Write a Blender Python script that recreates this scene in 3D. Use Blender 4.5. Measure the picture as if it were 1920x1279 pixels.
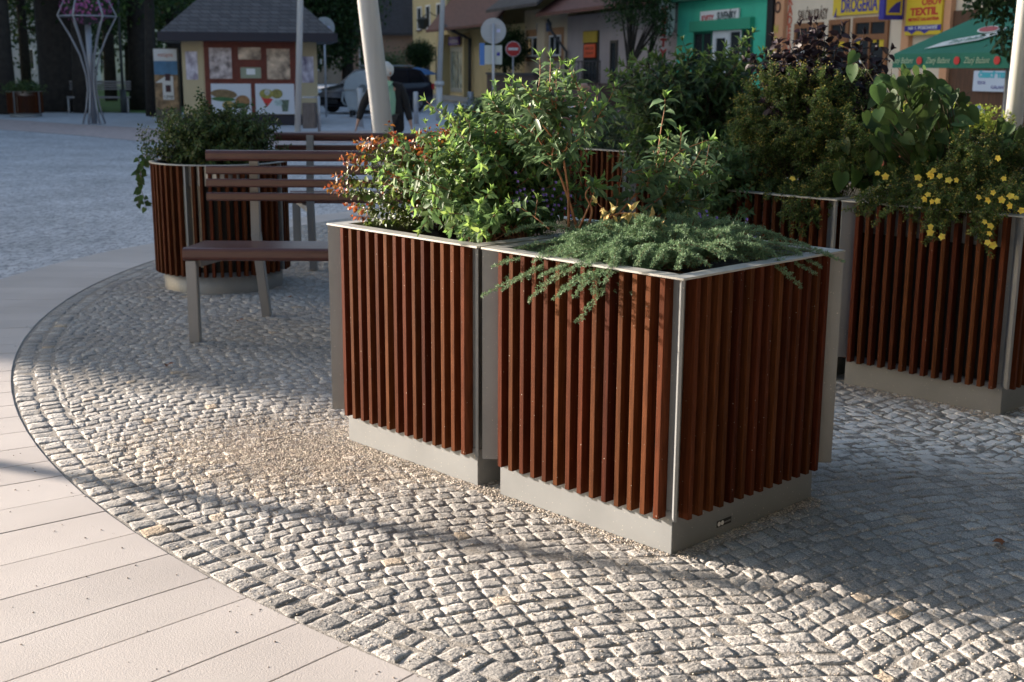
import bpy, bmesh, math, random
import numpy as np
from mathutils import Vector, Matrix
random.seed(7); RNG = np.random.default_rng(11)
sc = bpy.context.scene
for o in list(bpy.data.objects): bpy.data.objects.remove(o)
# ------------------------------------------------------------ camera
F_PX, PITCH, ROLL, CAM_H = 2330.0, 0.2162, 0.005, 1.6
_cp, _sp, _cr, _sr = math.cos(PITCH), math.sin(PITCH), math.cos(ROLL), math.sin(ROLL)
fwd = Vector((0, _cp, -_sp)); up0 = Vector((0, _sp, _cp)); rt0 = Vector((1, 0, 0))
rt = rt0*_cr + up0*_sr; up = up0*_cr - rt0*_sr
cam = bpy.data.objects.new("camera", bpy.data.cameras.new("camera"))
sc.collection.objects.link(cam)
M3 = Matrix((rt, up, -fwd)).transposed()
cam.matrix_world = Matrix.Translation((0, 0, CAM_H)) @ M3.to_4x4()
cam.data.sensor_width = 36; cam.data.lens = F_PX/1920*36
cam.data.clip_start = 0.05; cam.data.clip_end = 600
cam.data.dof.use_dof = True; cam.data.dof.focus_distance = 4.4; cam.data.dof.aperture_fstop = 5.0
sc.camera = cam
# ------------------------------------------------------------ light
SUN = Vector((-0.917, 0.399, 0.249)).normalized()      # direction towards the sun
SUN_EL = math.asin(SUN.z)
world = bpy.data.worlds.new("World"); sc.world = world; world.use_nodes = True
wn = world.node_tree; bg = wn.nodes["Background"]
sky = wn.nodes.new("ShaderNodeTexSky"); sky.sky_type = 'NISHITA'; sky.sun_disc = False
sky.ozone_density = 0.9; sky.dust_density = 1.6; sky.sun_elevation = SUN_EL; sky.sun_rotation = math.atan2(SUN.x, SUN.y)
wn.links.new(sky.outputs[0], bg.inputs[0]); bg.inputs[1].default_value = 0.09
sun = bpy.data.objects.new("sun", bpy.data.lights.new("sun", 'SUN')); sc.collection.objects.link(sun)
sun.data.energy = 5.0; sun.data.angle = math.radians(0.55); sun.data.color = (1.0, 0.87, 0.74)
sun.rotation_euler = SUN.to_track_quat('Z', 'Y').to_euler(); sun.location = (-20, 10, 12)
sc.view_settings.view_transform = 'Standard'; sc.view_settings.look = 'None'
sc.view_settings.exposure = 1.6; sc.view_settings.gamma = 1.0
# ------------------------------------------------------------ pixel <-> world
def ray(px, py):
    X = (px-960)/F_PX; Y = -(py-639.5)/F_PX
    X, Y = _cr*X - _sr*Y, _sr*X + _cr*Y
    return Vector((X, _cp+Y*_sp, -_sp+Y*_cp))
def gnd(px, py, z=0.0):
    d = ray(px, py); t = (z-CAM_H)/d.z
    return Vector((0, 0, CAM_H)) + d*t
def at(px, py, dist):
    d = ray(px, py)
    return Vector((0, 0, CAM_H)) + d*(dist/d.y)
def proj(P):
    q = Vector(P)-Vector((0, 0, CAM_H)); d = q.dot(fwd)
    return 960+F_PX*q.dot(rt)/d, 639.5-F_PX*q.dot(up)/d
# ------------------------------------------------------------ materials
MATS = {}
def mat(name, col, rough=0.6, metal=0.0, var=0.0, scale=8.0, bump=0.0, bscale=60.0, island=0.0, trans=0.0,
        spec=0.5, hue=0.0, coat=0.0, stretch=None, detail=4.0, col2=None):
    """Principled surface with object-space noise variation, per-island variation, bump and leaf translucency."""
    if name in MATS: return MATS[name]
    m = bpy.data.materials.new(name); m.use_nodes = True; MATS[name] = m
    nt = m.node_tree; N = nt.nodes; L = nt.links
    b = N["Principled BSDF"]; out = N["Material Output"]
    b.inputs['Roughness'].default_value = rough; b.inputs['Metallic'].default_value = metal
    b.inputs['Specular IOR Level'].default_value = spec; b.inputs['Coat Weight'].default_value = coat
    tc = N.new("ShaderNodeTexCoord"); vec = tc.outputs['Object']
    if stretch:
        mp = N.new("ShaderNodeMapping"); mp.inputs['Scale'].default_value = stretch
        L.new(vec, mp.inputs[0]); vec = mp.outputs[0]
    rgb = N.new("ShaderNodeRGB"); rgb.outputs[0].default_value = (*col, 1); c = rgb.outputs[0]
    if var > 0 or col2:
        nz = N.new("ShaderNodeTexNoise"); nz.inputs['Scale'].default_value = scale; nz.inputs['Detail'].default_value = detail
        L.new(vec, nz.inputs['Vector'])
        rp = N.new("ShaderNodeValToRGB"); L.new(nz.outputs[0], rp.inputs[0])
        lo = tuple(x*(1-var) for x in col); hi = tuple(min(1, x*(1+var)) for x in (col2 or col))
        rp.color_ramp.elements[0].color = (*lo, 1); rp.color_ramp.elements[1].color = (*hi, 1)
        rp.color_ramp.elements[0].position = 0.3; rp.color_ramp.elements[1].position = 0.7
        c = rp.outputs[0]
    if island > 0:
        ge = N.new("ShaderNodeNewGeometry")
        hs = N.new("ShaderNodeHueSaturation"); L.new(c, hs.inputs['Color'])
        mr = N.new("ShaderNodeMapRange"); mr.inputs[3].default_value = 1-island; mr.inputs[4].default_value = 1+island
        L.new(ge.outputs['Random Per Island'], mr.inputs[0]); L.new(mr.outputs[0], hs.inputs['Value'])
        if hue > 0:
            m2 = N.new("ShaderNodeMath"); m2.operation = 'MULTIPLY'; m2.inputs[1].default_value = 7.31
            L.new(ge.outputs['Random Per Island'], m2.inputs[0])
            m3 = N.new("ShaderNodeMath"); m3.operation = 'FRACT'; L.new(m2.outputs[0], m3.inputs[0])
            m4 = N.new("ShaderNodeMapRange"); m4.inputs[3].default_value = 0.5-hue; m4.inputs[4].default_value = 0.5+hue
            L.new(m3.outputs[0], m4.inputs[0]); L.new(m4.outputs[0], hs.inputs['Hue'])
        c = hs.outputs[0]
    L.new(c, b.inputs['Base Color'])
    if bump > 0:
        bn = N.new("ShaderNodeTexNoise"); bn.inputs['Scale'].default_value = bscale; bn.inputs['Detail'].default_value = 5
        L.new(vec, bn.inputs['Vector'])
        bp = N.new("ShaderNodeBump"); bp.inputs['Strength'].default_value = bump; bp.inputs['Distance'].default_value = 0.01
        L.new(bn.outputs[0], bp.inputs['Height']); L.new(bp.outputs[0], b.inputs['Normal'])
    if trans > 0:
        tr = N.new("ShaderNodeBsdfTranslucent"); mx = N.new("ShaderNodeMixShader"); mx.inputs[0].default_value = trans
        hs2 = N.new("ShaderNodeHueSaturation"); hs2.inputs['Value'].default_value = 1.7; hs2.inputs['Hue'].default_value = 0.485
        L.new(c, hs2.inputs['Color']); L.new(hs2.outputs[0], tr.inputs[0])
        L.new(b.outputs[0], mx.inputs[1]); L.new(tr.outputs[0], mx.inputs[2]); L.new(mx.outputs[0], out.inputs[0])
    return m
# ------------------------------------------------------------ objects
COL = sc.collection.objects
def link(o, parent=None):
    COL.link(o)
    if parent is not None: o.parent = parent
    return o
def tag(o, label=None, cat=None, group=None, kind=None):
    if label: o['label'] = label
    if cat: o['category'] = cat
    if group: o['group'] = group
    if kind: o['kind'] = kind
    return o
def thing(name, label, cat, loc=(0, 0, 0), rz=0.0, group=None):
    o = bpy.data.objects.new(name, None); o.empty_display_size = 0.1; COL.link(o)
    o.location = loc; o.rotation_euler = (0, 0, rz)
    return tag(o, label, cat, group)
def copy_tree(o, parent=None):
    c = o.copy(); COL.link(c)
    if parent is not None: c.parent = parent
    for ch in list(o.children): copy_tree(ch, c)
    return c
def mesh_np(name, V, Fc, material, parent=None, smooth=False, midx=None):
    """Mesh from numpy vertices (n,3) and a list of face arrays (each (m,k))."""
    if not isinstance(Fc, list): Fc = [Fc]
    Fc = [np.asarray(f, dtype=np.int32) for f in Fc if len(f)]
    me = bpy.data.meshes.new(name); me.vertices.add(len(V)); me.vertices.foreach_set('co', np.asarray(V, dtype=np.float32).ravel())
    loops = np.concatenate([f.ravel() for f in Fc]); sizes = np.concatenate([np.full(len(f), f.shape[1]) for f in Fc])
    starts = np.concatenate([[0], np.cumsum(sizes)[:-1]]).astype(np.int32)
    me.loops.add(len(loops)); me.loops.foreach_set('vertex_index', loops)
    me.polygons.add(len(sizes)); me.polygons.foreach_set('loop_start', starts)
    if smooth: me.polygons.foreach_set('use_smooth', np.ones(len(sizes), dtype=bool))
    mats_ = material if isinstance(material, (list, tuple)) else [material]
    for m in mats_: me.materials.append(m)
    if midx is not None: me.polygons.foreach_set('material_index', np.asarray(midx, dtype=np.int32))
    me.update(calc_edges=True); me.validate()
    return link(bpy.data.objects.new(name, me), parent)
class MB:
    """collects shapes, builds ONE mesh object"""
    def __init__(s): s.v = []; s.f = []; s.m = []; s.sm = []
    def add(s, verts, faces, mi=0, smooth=False):
        k = len(s.v); s.v += [tuple(v) for v in verts]
        for f in faces: s.f.append([i+k for i in f]); s.m.append(mi); s.sm.append(smooth)
        return s
    def box(s, x0, x1, y0, y1, z0, z1, mi=0, M=None):
        vs = [Vector((x, y, z)) for z in (z0, z1) for y in (y0, y1) for x in (x0, x1)]
        if M is not None: vs = [M @ v for v in vs]
        return s.add(vs, [(0, 2, 3, 1), (4, 5, 7, 6), (0, 1, 5, 4), (2, 6, 7, 3), (0, 4, 6, 2), (1, 3, 7, 5)], mi)
    def bar(s, a, b, w, h, mi=0, upv=(0, 0, 1)):
        a = Vector(a); b = Vector(b); d = (b-a).normalized(); u = Vector(upv)
        if abs(d.dot(u)) > .98: u = Vector((0, 1, 0))
        x = d.cross(u).normalized(); y = x.cross(d)
        vs = [p+x*i*w/2+y*j*h/2 for p in (a, b) for i, j in ((-1, -1), (1, -1), (1, 1), (-1, 1))]
        return s.add(vs, [(0, 3, 2, 1), (4, 5, 6, 7)]+[(i, (i+1) % 4, (i+1) % 4+4, i+4) for i in range(4)], mi)
    def tube(s, pts, r, n=8, mi=0, caps=True, smooth=True):
        pts = [Vector(p) for p in pts]; rs = r if isinstance(r, (list, tuple)) else [r]*len(pts)
        vs = []; px = None
        for i, p in enumerate(pts):
            d = (pts[min(i+1, len(pts)-1)]-pts[max(i-1, 0)])
            d = d.normalized() if d.length > 1e-9 else Vector((0, 0, 1))
            if px is None: px = d.orthogonal().normalized()
            px = (px-d*px.dot(d)); px = px.normalized() if px.length > 1e-6 else d.orthogonal().normalized()
            py = d.cross(px)
            for k in range(n):
                a = 2*math.pi*k/n; vs.append(p+(px*math.cos(a)+py*math.sin(a))*rs[i])
        fs = [(i*n+k, i*n+(k+1) % n, (i+1)*n+(k+1) % n, (i+1)*n+k) for i in range(len(pts)-1) for k in range(n)]
        s.add(vs, fs, mi, smooth)
        if caps:
            b = len(s.v)-len(vs)
            s.f.append([b+k for k in range(n)][::-1]); s.m.append(mi); s.sm.append(False)
            s.f.append([b+(len(pts)-1)*n+k for k in range(n)]); s.m.append(mi); s.sm.append(False)
        return s
    def lathe(s, prof, n=24, c=(0, 0, 0), mi=0, smooth=True, closed=False):
        cx, cy, cz = c; vs = []
        for (r, z) in prof:
            for k in range(n):
                a = 2*math.pi*k/n; vs.append((cx+r*math.cos(a), cy+r*math.sin(a), cz+z))
        m = len(prof); fs = [(i*n+k, i*n+(k+1) % n, (i+1)*n+(k+1) % n, (i+1)*n+k) for i in range(m-1) for k in range(n)]
        if closed: fs += [((m-1)*n+k, (m-1)*n+(k+1) % n, (k+1) % n, k) for k in range(n)]
        return s.add(vs, fs, mi, smooth)
    def prism(s, pts2, y0, y1, mi=0, M=None):
        """outline in x,z extruded in y"""
        n = len(pts2); vs = [Vector((x, y, z)) for y in (y0, y1) for x, z in pts2]
        if M is not None: vs = [M @ v for v in vs]
        return s.add(vs, [tuple(range(n)), tuple(range(2*n-1, n-1, -1))]+[(i, i+n, (i+1) % n+n, (i+1) % n) for i in range(n)], mi)
    def ball(s, c, r, n=10, m=7, mi=0, sc_=(1, 1, 1)):
        vs = []; c = Vector(c)
        for i in range(m+1):
            t = math.pi*i/m
            for k in range(n):
                a = 2*math.pi*k/n
                vs.append(c+Vector((r*sc_[0]*math.sin(t)*math.cos(a), r*sc_[1]*math.sin(t)*math.sin(a), r*sc_[2]*math.cos(t))))
        return s.add(vs, [(i*n+k, (i+1)*n+k, (i+1)*n+(k+1) % n, i*n+(k+1) % n) for i in range(m) for k in range(n)], mi, True)
    def build(s, name, mats, parent=None, bevel=0.0, seg=2):
        me = bpy.data.meshes.new(name); me.from_pydata(s.v, [], s.f)
        for m in (mats if isinstance(mats, (list, tuple)) else [mats]): me.materials.append(m)
        me.polygons.foreach_set('material_index', s.m); me.polygons.foreach_set('use_smooth', s.sm)
        me.update(); me.validate()
        o = link(bpy.data.objects.new(name, me), parent)
        if bevel:
            bm = bmesh.new(); bm.from_mesh(me); bmesh.ops.recalc_face_normals(bm, faces=bm.faces)
            ed = [e for e in bm.edges if len(e.link_faces) == 2 and e.calc_face_angle(0) > 0.6]
            bmesh.ops.bevel(bm, geom=ed, offset=bevel, segments=seg, affect='EDGES', clamp_overlap=True)
            bm.to_mesh(me); bm.free()
        return o
def text(body, size, loc, M3x, material, parent, name="lettering", align='CENTER', extrude=0.004, sx=1.0, bold=0.0, shear=0.0):
    cu = bpy.data.curves.new(name, 'FONT'); cu.body = body; cu.size = size; cu.align_x = align; cu.align_y = 'CENTER'
    cu.extrude = extrude; cu.offset = bold; cu.shear = shear; cu.materials.append(material); cu.resolution_u = 3
    o = link(bpy.data.objects.new(name, cu), parent)
    o.matrix_local = Matrix.Translation(loc) @ M3x.to_4x4() @ Matrix.Diagonal((sx, 1, 1, 1))
    TEXTS.append(o)
    return o
TEXTS = []
FRONT = Matrix(((1, 0, 0), (0, 0, -1), (0, 1, 0)))      # letters upright, facing local -y
# ============================================================ ground
RC = np.array([4.545, 9.082]); RR = 7.68
PHI = 2.3372
U = Vector((math.cos(PHI), math.sin(PHI), 0)); V = Vector((math.cos(PHI-math.pi/2), math.sin(PHI-math.pi/2), 0))
W = 0.946; HR = 0.955; GAP = 0.022
P_A = Vector((0.5393, 3.8629, 0)); P_B = P_A+U*(W+GAP)
P_C = Vector((2.319, 5.6201, 0)); P_D = P_C+U*(W+GAP)
def plaza_material():
    m = bpy.data.materials.new("plaza_setts"); m.use_nodes = True; nt = m.node_tree; N = nt.nodes; L = nt.links
    b = N["Principled BSDF"]; b.inputs['Roughness'].default_value = 0.6
    tc = N.new("ShaderNodeTexCoord")
    vo = N.new("ShaderNodeTexVoronoi"); vo.feature = 'DISTANCE_TO_EDGE'; vo.inputs['Scale'].default_value = 13; vo.inputs['Randomness'].default_value = 0.55
    vc = N.new("ShaderNodeTexVoronoi"); vc.inputs['Scale'].default_value = 13; vc.inputs['Randomness'].default_value = 0.55
    L.new(tc.outputs['Object'], vo.inputs[0]); L.new(tc.outputs['Object'], vc.inputs[0])
    rp = N.new("ShaderNodeValToRGB"); rp.color_ramp.elements[0].position = 0.02; rp.color_ramp.elements[1].position = 0.10
    rp.color_ramp.elements[0].color = (0.48, 0.48, 0.50, 1); rp.color_ramp.elements[1].color = (1, 1, 1, 1)
    L.new(vo.outputs['Distance'], rp.inputs[0])
    sx = N.new("ShaderNodeSeparateColor"); L.new(vc.outputs['Color'], sx.inputs[0])
    r2 = N.new("ShaderNodeValToRGB"); r2.color_ramp.elements[0].color = (0.44, 0.45, 0.475, 1); r2.color_ramp.elements[1].color = (0.60, 0.605, 0.625, 1)
    L.new(sx.outputs[0], r2.inputs[0])
    nz = N.new("ShaderNodeTexNoise"); nz.inputs['Scale'].default_value = 0.8; nz.inputs['Detail'].default_value = 6; L.new(tc.outputs['Object'], nz.inputs[0])
    r3 = N.new("ShaderNodeMapRange"); r3.inputs[1].default_value = .3; r3.inputs[2].default_value = .7; r3.inputs[3].default_value = .78; r3.inputs[4].default_value = 1.15
    L.new(nz.outputs[0], r3.inputs[0])
    mx = N.new("ShaderNodeMix"); mx.data_type = 'RGBA'; mx.blend_type = 'MULTIPLY'; mx.inputs[0].default_value = 1
    L.new(r2.outputs[0], mx.inputs[6]); L.new(rp.outputs[0], mx.inputs[7])
    m2 = N.new("ShaderNodeMix"); m2.data_type = 'RGBA'; m2.blend_type = 'MULTIPLY'; m2.inputs[0].default_value = 1
    L.new(mx.outputs[2], m2.inputs[6]); L.new(r3.outputs[0], m2.inputs[7]); L.new(m2.outputs[2], b.inputs['Base Color'])
    bp = N.new("ShaderNodeBump"); bp.inputs['Distance'].default_value = 0.012; bp.inputs['Strength'].default_value = 0.8
    L.new(rp.outputs[0], bp.inputs['Height']); L.new(bp.outputs[0], b.inputs['Normal'])
    return m
m_plaza = plaza_material()
def disc(name, cx, cy, r, z, m, n=96, kind='structure'):
    mb = MB(); vs = [(cx, cy, z)]+[(cx+r*math.cos(2*math.pi*k/n), cy+r*math.sin(2*math.pi*k/n), z) for k in range(n)]
    mb.add(vs, [(0, 1+k, 1+(k+1) % n) for k in range(n)]); return tag(mb.build(name, m), kind=kind)
def sheet(name, pts, z, m, kind='structure'):
    mb = MB(); mb.add([(p[0], p[1], z) for p in pts], [tuple(range(len(pts)))]); return tag(mb.build(name, m), kind=kind)
sheet("ground", [(-150, -40), (150, -40), (150, 260), (-150, 260)], -0.03, m_plaza)
# joint bed under the setts
m_bed = mat("joint_grit", (0.32, 0.295, 0.265), 0.95, var=0.4, scale=90, bump=0.8, bscale=260)
disc("grit_bed", RC[0], RC[1], RR+0.02, -0.0030, m_bed, 160)
def setts_material():
    m = bpy.data.materials.new("granite_setts"); m.use_nodes = True; nt = m.node_tree; N = nt.nodes; L = nt.links
    b = N["Principled BSDF"]; b.inputs['Roughness'].default_value = 0.8; b.inputs['Specular IOR Level'].default_value = 0.35
    ge = N.new("ShaderNodeNewGeometry"); tc = N.new("ShaderNodeTexCoord")
    r1 = N.new("ShaderNodeValToRGB"); e = r1.color_ramp.elements
    e[0].color = (0.38, 0.368, 0.352, 1); e[1].color = (0.58, 0.56, 0.535, 1); e[1].position = .982
    x = e.new(0.993); x.color = (0.60, 0.49, 0.37, 1)
    L.new(ge.outputs['Random Per Island'], r1.inputs[0])
    n1 = N.new("ShaderNodeTexNoise"); n1.inputs['Scale'].default_value = 220; n1.inputs['Detail'].default_value = 3; L.new(tc.outputs['Object'], n1.inputs[0])
    r2 = N.new("ShaderNodeValToRGB"); r2.color_ramp.elements[0].position = .36; r2.color_ramp.elements[1].position = .60
    r2.color_ramp.elements[0].color = (0.50, 0.50, 0.52, 1); r2.color_ramp.elements[1].color = (1.12, 1.10, 1.06, 1); L.new(n1.outputs[0], r2.inputs[0])
    mx = N.new("ShaderNodeMix"); mx.data_type = 'RGBA'; mx.blend_type = 'MULTIPLY'; mx.inputs[0].default_value = 1
    L.new(r1.outputs[0], mx.inputs[6]); L.new(r2.outputs[0], mx.inputs[7])
    # large soft patches of dirt
    n4 = N.new("ShaderNodeTexNoise"); n4.inputs['Scale'].default_value = 1.3; n4.inputs['Detail'].default_value = 5; L.new(tc.outputs['Object'], n4.inputs[0])
    r4 = N.new("ShaderNodeMapRange"); r4.inputs[1].default_value = .35; r4.inputs[2].default_value = .7; r4.inputs[3].default_value = .72; r4.inputs[4].default_value = 1.1
    L.new(n4.outputs[0], r4.inputs[0])
    mq = N.new("ShaderNodeMix"); mq.data_type = 'RGBA'; mq.blend_type = 'MULTIPLY'; mq.inputs[0].default_value = 1
    L.new(mx.outputs[2], mq.inputs[6]); L.new(r4.outputs[0], mq.inputs[7])
    # dried white mortar wash in front of the far planters
    mp = N.new("ShaderNodeMapping"); mp.vector_type = 'POINT'
    mp.inputs['Location'].default_value = (-1.85, -5.45, 0); L.new(tc.outputs['Object'], mp.inputs[0])
    rot = N.new("ShaderNodeMapping"); rot.inputs['Rotation'].default_value = (0, 0, math.radians(46)); rot.inputs['Scale'].default_value = (1.0, 1.7, 0)
    L.new(mp.outputs[0], rot.inputs[0])
    ln = N.new("ShaderNodeVectorMath"); ln.operation = 'LENGTH'; L.new(rot.outputs[0], ln.inputs[0])
    r5 = N.new("ShaderNodeMapRange"); r5.inputs[1].default_value = 0.5; r5.inputs[2].default_value = 1.25; r5.inputs[3].default_value = 1; r5.inputs[4].default_value = 0
    L.new(ln.outputs['Value'], r5.inputs[0])
    n5 = N.new("ShaderNodeTexNoise"); n5.inputs['Scale'].default_value = 14; n5.inputs['Detail'].default_value = 6; L.new(tc.outputs['Object'], n5.inputs[0])
    r6 = N.new("ShaderNodeMapRange"); r6.inputs[1].default_value = .42; r6.inputs[2].default_value = .50; L.new(n5.outputs[0], r6.inputs[0])
    mm = N.new("ShaderNodeMath"); mm.operation = 'MULTIPLY'; L.new(r5.outputs[0], mm.inputs[0]); L.new(r6.outputs[0], mm.inputs[1])
    m3 = N.new("ShaderNodeMix"); m3.data_type = 'RGBA'; L.new(mm.outputs[0], m3.inputs[0]); L.new(mq.outputs[2], m3.inputs[6]); m3.inputs[7].default_value = (0.86, 0.86, 0.85, 1)
    dm = N.new("ShaderNodeMapping"); dm.inputs['Location'].default_value = (1.05, -4.95, 0); L.new(tc.outputs['Object'], dm.inputs[0])
    dr = N.new("ShaderNodeMapping"); dr.inputs['Rotation'].default_value = (0, 0, math.radians(20)); dr.inputs['Scale'].default_value = (1.0, 2.0, 0); L.new(dm.outputs[0], dr.inputs[0])
    dl = N.new("ShaderNodeVectorMath"); dl.operation = 'LENGTH'; L.new(dr.outputs[0], dl.inputs[0])
    d5 = N.new("ShaderNodeMapRange"); d5.inputs[1].default_value = 0.25; d5.inputs[2].default_value = 1.15; d5.inputs[3].default_value = 1; d5.inputs[4].default_value = 0; L.new(dl.outputs['Value'], d5.inputs[0])
    dn = N.new("ShaderNodeTexNoise"); dn.inputs['Scale'].default_value = 9; dn.inputs['Detail'].default_value = 8; L.new(tc.outputs['Object'], dn.inputs[0])
    d6 = N.new("ShaderNodeMapRange"); d6.inputs[1].default_value = .38; d6.inputs[2].default_value = .60; L.new(dn.outputs[0], d6.inputs[0])
    dd = N.new("ShaderNodeMath"); dd.operation = 'MULTIPLY'; L.new(d5.outputs[0], dd.inputs[0]); L.new(d6.outputs[0], dd.inputs[1])
    m7 = N.new("ShaderNodeMix"); m7.data_type = 'RGBA'; L.new(dd.outputs[0], m7.inputs[0]); L.new(m3.outputs[2], m7.inputs[6]); m7.inputs[7].default_value = (0.60, 0.52, 0.42, 1)
    L.new(m7.outputs[2], b.inputs['Base Color'])
    n2 = N.new("ShaderNodeTexNoise"); n2.inputs['Scale'].default_value = 75; n2.inputs['Detail'].default_value = 6; L.new(tc.outputs['Object'], n2.inputs[0])
    bp = N.new("ShaderNodeBump"); bp.inputs['Strength'].default_value = 0.75; bp.inputs['Distance'].default_value = 0.008
    L.new(n2.outputs[0], bp.inputs['Height']); L.new(bp.outputs[0], b.inputs['Normal'])
    return m
m_sett = setts_material()
def in_view(x, y, mx=1.12, add=0.6):
    return (y > 2.2) & (np.abs(x) < 0.412*y*mx+add)
def make_setts():
    quads = []
    # border course: one row of stones set radially, then a second thin row
    for (r0, r1, st) in ((RR-0.105, RR-0.004, 0.088), (RR-0.200, RR-0.104, 0.080)):
        n = int(2*math.pi*RR/st); a = np.arange(n)*2*math.pi/n+RNG.uniform(-.002, .002, n)
        a2 = np.roll(a, -1); a2[-1] += 2*math.pi
        R0 = r0+RNG.uniform(-.006, .005, n); R1 = r1+RNG.uniform(-.005, .002, n)
        P = lambda r, t: np.stack([RC[0]+r*np.cos(t), RC[1]+r*np.sin(t)], -1)
        quads.append(np.stack([P(R0, a), P(R1, a), P(R1, a2), P(R0, a2)], 1))
    # segmental arcs
    al = math.radians(24); ca, sa = math.cos(al), math.sin(al); Wb = 1.75; sag = 0.17; p = 0.0705
    for band in range(-7, 8):
        for j in range(-122, 122):
            n = 25
            s = np.linspace(-Wb/2, Wb/2, n+1); s[1:-1] += RNG.uniform(-.013, .013, n-1)
            if random.random() < .5: s[1:-1] += Wb/n/2*0.8*np.sign(random.random()-.5)
            jit = RNG.uniform(-.006, .006, n+1)
            def mp(ss, bb):
                cc = bb+sag*(1-(2*ss/Wb)**2)
                aa = ss+band*Wb
                return np.stack([RC[0]-2.2+ca*aa-sa*cc, RC[1]-2.6+sa*aa+ca*cc], -1)
            b0 = j*p+jit*0.7; b1 = (j+1)*p+jit*0.7
            q0 = mp(s, b0); q1 = mp(s, b1)
            quads.append(np.stack([q0[:-1], q0[1:], q1[1:], q1[:-1]], 1))
    Q = np.concatenate(quads); nb = len(quads[0])+len(quads[1])
    C = Q.mean(1); d = np.hypot(C[:, 0]-RC[0], C[:, 1]-RC[1]); keep = in_view(C[:, 0], C[:, 1])
    isb = np.arange(len(Q)) < nb
    keep &= isb | (d < RR-0.188)
    keep &= C[:, 1] < 13.5
    Q = Q[keep]; isb = isb[keep]
    # clamp pattern stones to the border course
    rel = Q-RC; rr = np.hypot(rel[..., 0], rel[..., 1]); f = np.where((rr > RR-0.203) & ~isb[:, None], (RR-0.203)/rr, 1.0)
    Q = RC+rel*f[..., None]
    Q = Q+RNG.uniform(-.0065, .0065, Q.shape)
    C = Q.mean(1, keepdims=True)
    e = np.linalg.norm(Q-C, axis=2, keepdims=True); Q = C+(Q-C)*(1-0.0025/np.maximum(e, .02))
    near = C[:, 0, 1] < 6.0
    for nm, sel, g in (("near", near, 7), ("far", ~near, 4)):
        q = Q[sel]; m = len(q)
        # parameter grid; the outer ring is the skirt
        t = np.linspace(0, 1, g)
        if g == 7: t = np.array([0, .05, .25, .5, .75, .95, 1.0])
        else: t = np.array([0, .2, .8, 1.0])
        uu, vv = np.meshgrid(t, t, indexing='ij'); uu = uu.ravel(); vv = vv.ravel()
        w = np.stack([(1-uu)*(1-vv), uu*(1-vv), uu*vv, (1-uu)*vv], 0)
        XY = np.einsum('kp,mkd->mpd', w, q)
        # round the corners
        cu = np.maximum(np.abs(uu-.5), np.abs(vv-.5))*2; co = np.minimum(np.abs(uu-.5), np.abs(vv-.5))*2
        sh = 1-0.05*np.clip(co-.5, 0, 1)*2*(cu > .7)
        c = q.mean(1)[:, None, :]; XY = c+(XY-c)*sh[None, :, None]
        XY += RNG.normal(0, .0013 if g == 7 else .001, XY.shape)
        edge = np.clip((cu-.45)/.55, 0, 1)
        base = RNG.normal(0, .0011, (m, 1)); tx = RNG.normal(0, .0015, (m, 1)); ty = RNG.normal(0, .0015, (m, 1))
        Z = 0.0+base+tx*(uu-.5)[None]*2+ty*(vv-.5)[None]*2-0.0015*edge[None]**4-.0045*(cu > .99)[None]
        Z += RNG.normal(0, .0009 if g == 7 else .001, Z.shape)
        G = len(uu); V0 = np.concatenate([XY, Z[..., None]], 2)
        ring = [i*g for i in range(g)][::-1]+[j for j in range(1, g)]+[i*g+g-1 for i in range(1, g)]+[(g-1)*g+j for j in range(g-2, 0, -1)]
        ring = np.array(ring); S = V0[:, ring, :].copy(); S[..., 2] = -0.035
        VV = np.concatenate([V0, S], 1); tot = VV.shape[1]
        faces = np.array([(i*g+j, (i+1)*g+j, (i+1)*g+j+1, i*g+j+1) for i in range(g-1) for j in range(g-1)])
        nr = len(ring); sk = np.array([(ring[k], ring[(k+1) % nr], G+(k+1) % nr, G+k) for k in range(nr)])
        fc = np.concatenate([faces, sk])
        off = (np.arange(m)*tot)[:, None, None]
        o = mesh_np("sett_paving", VV.reshape(-1, 3), (fc[None]+off).reshape(-1, 4), m_sett, smooth=(g == 7))
        tag(o, kind='structure')
make_setts()
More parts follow.
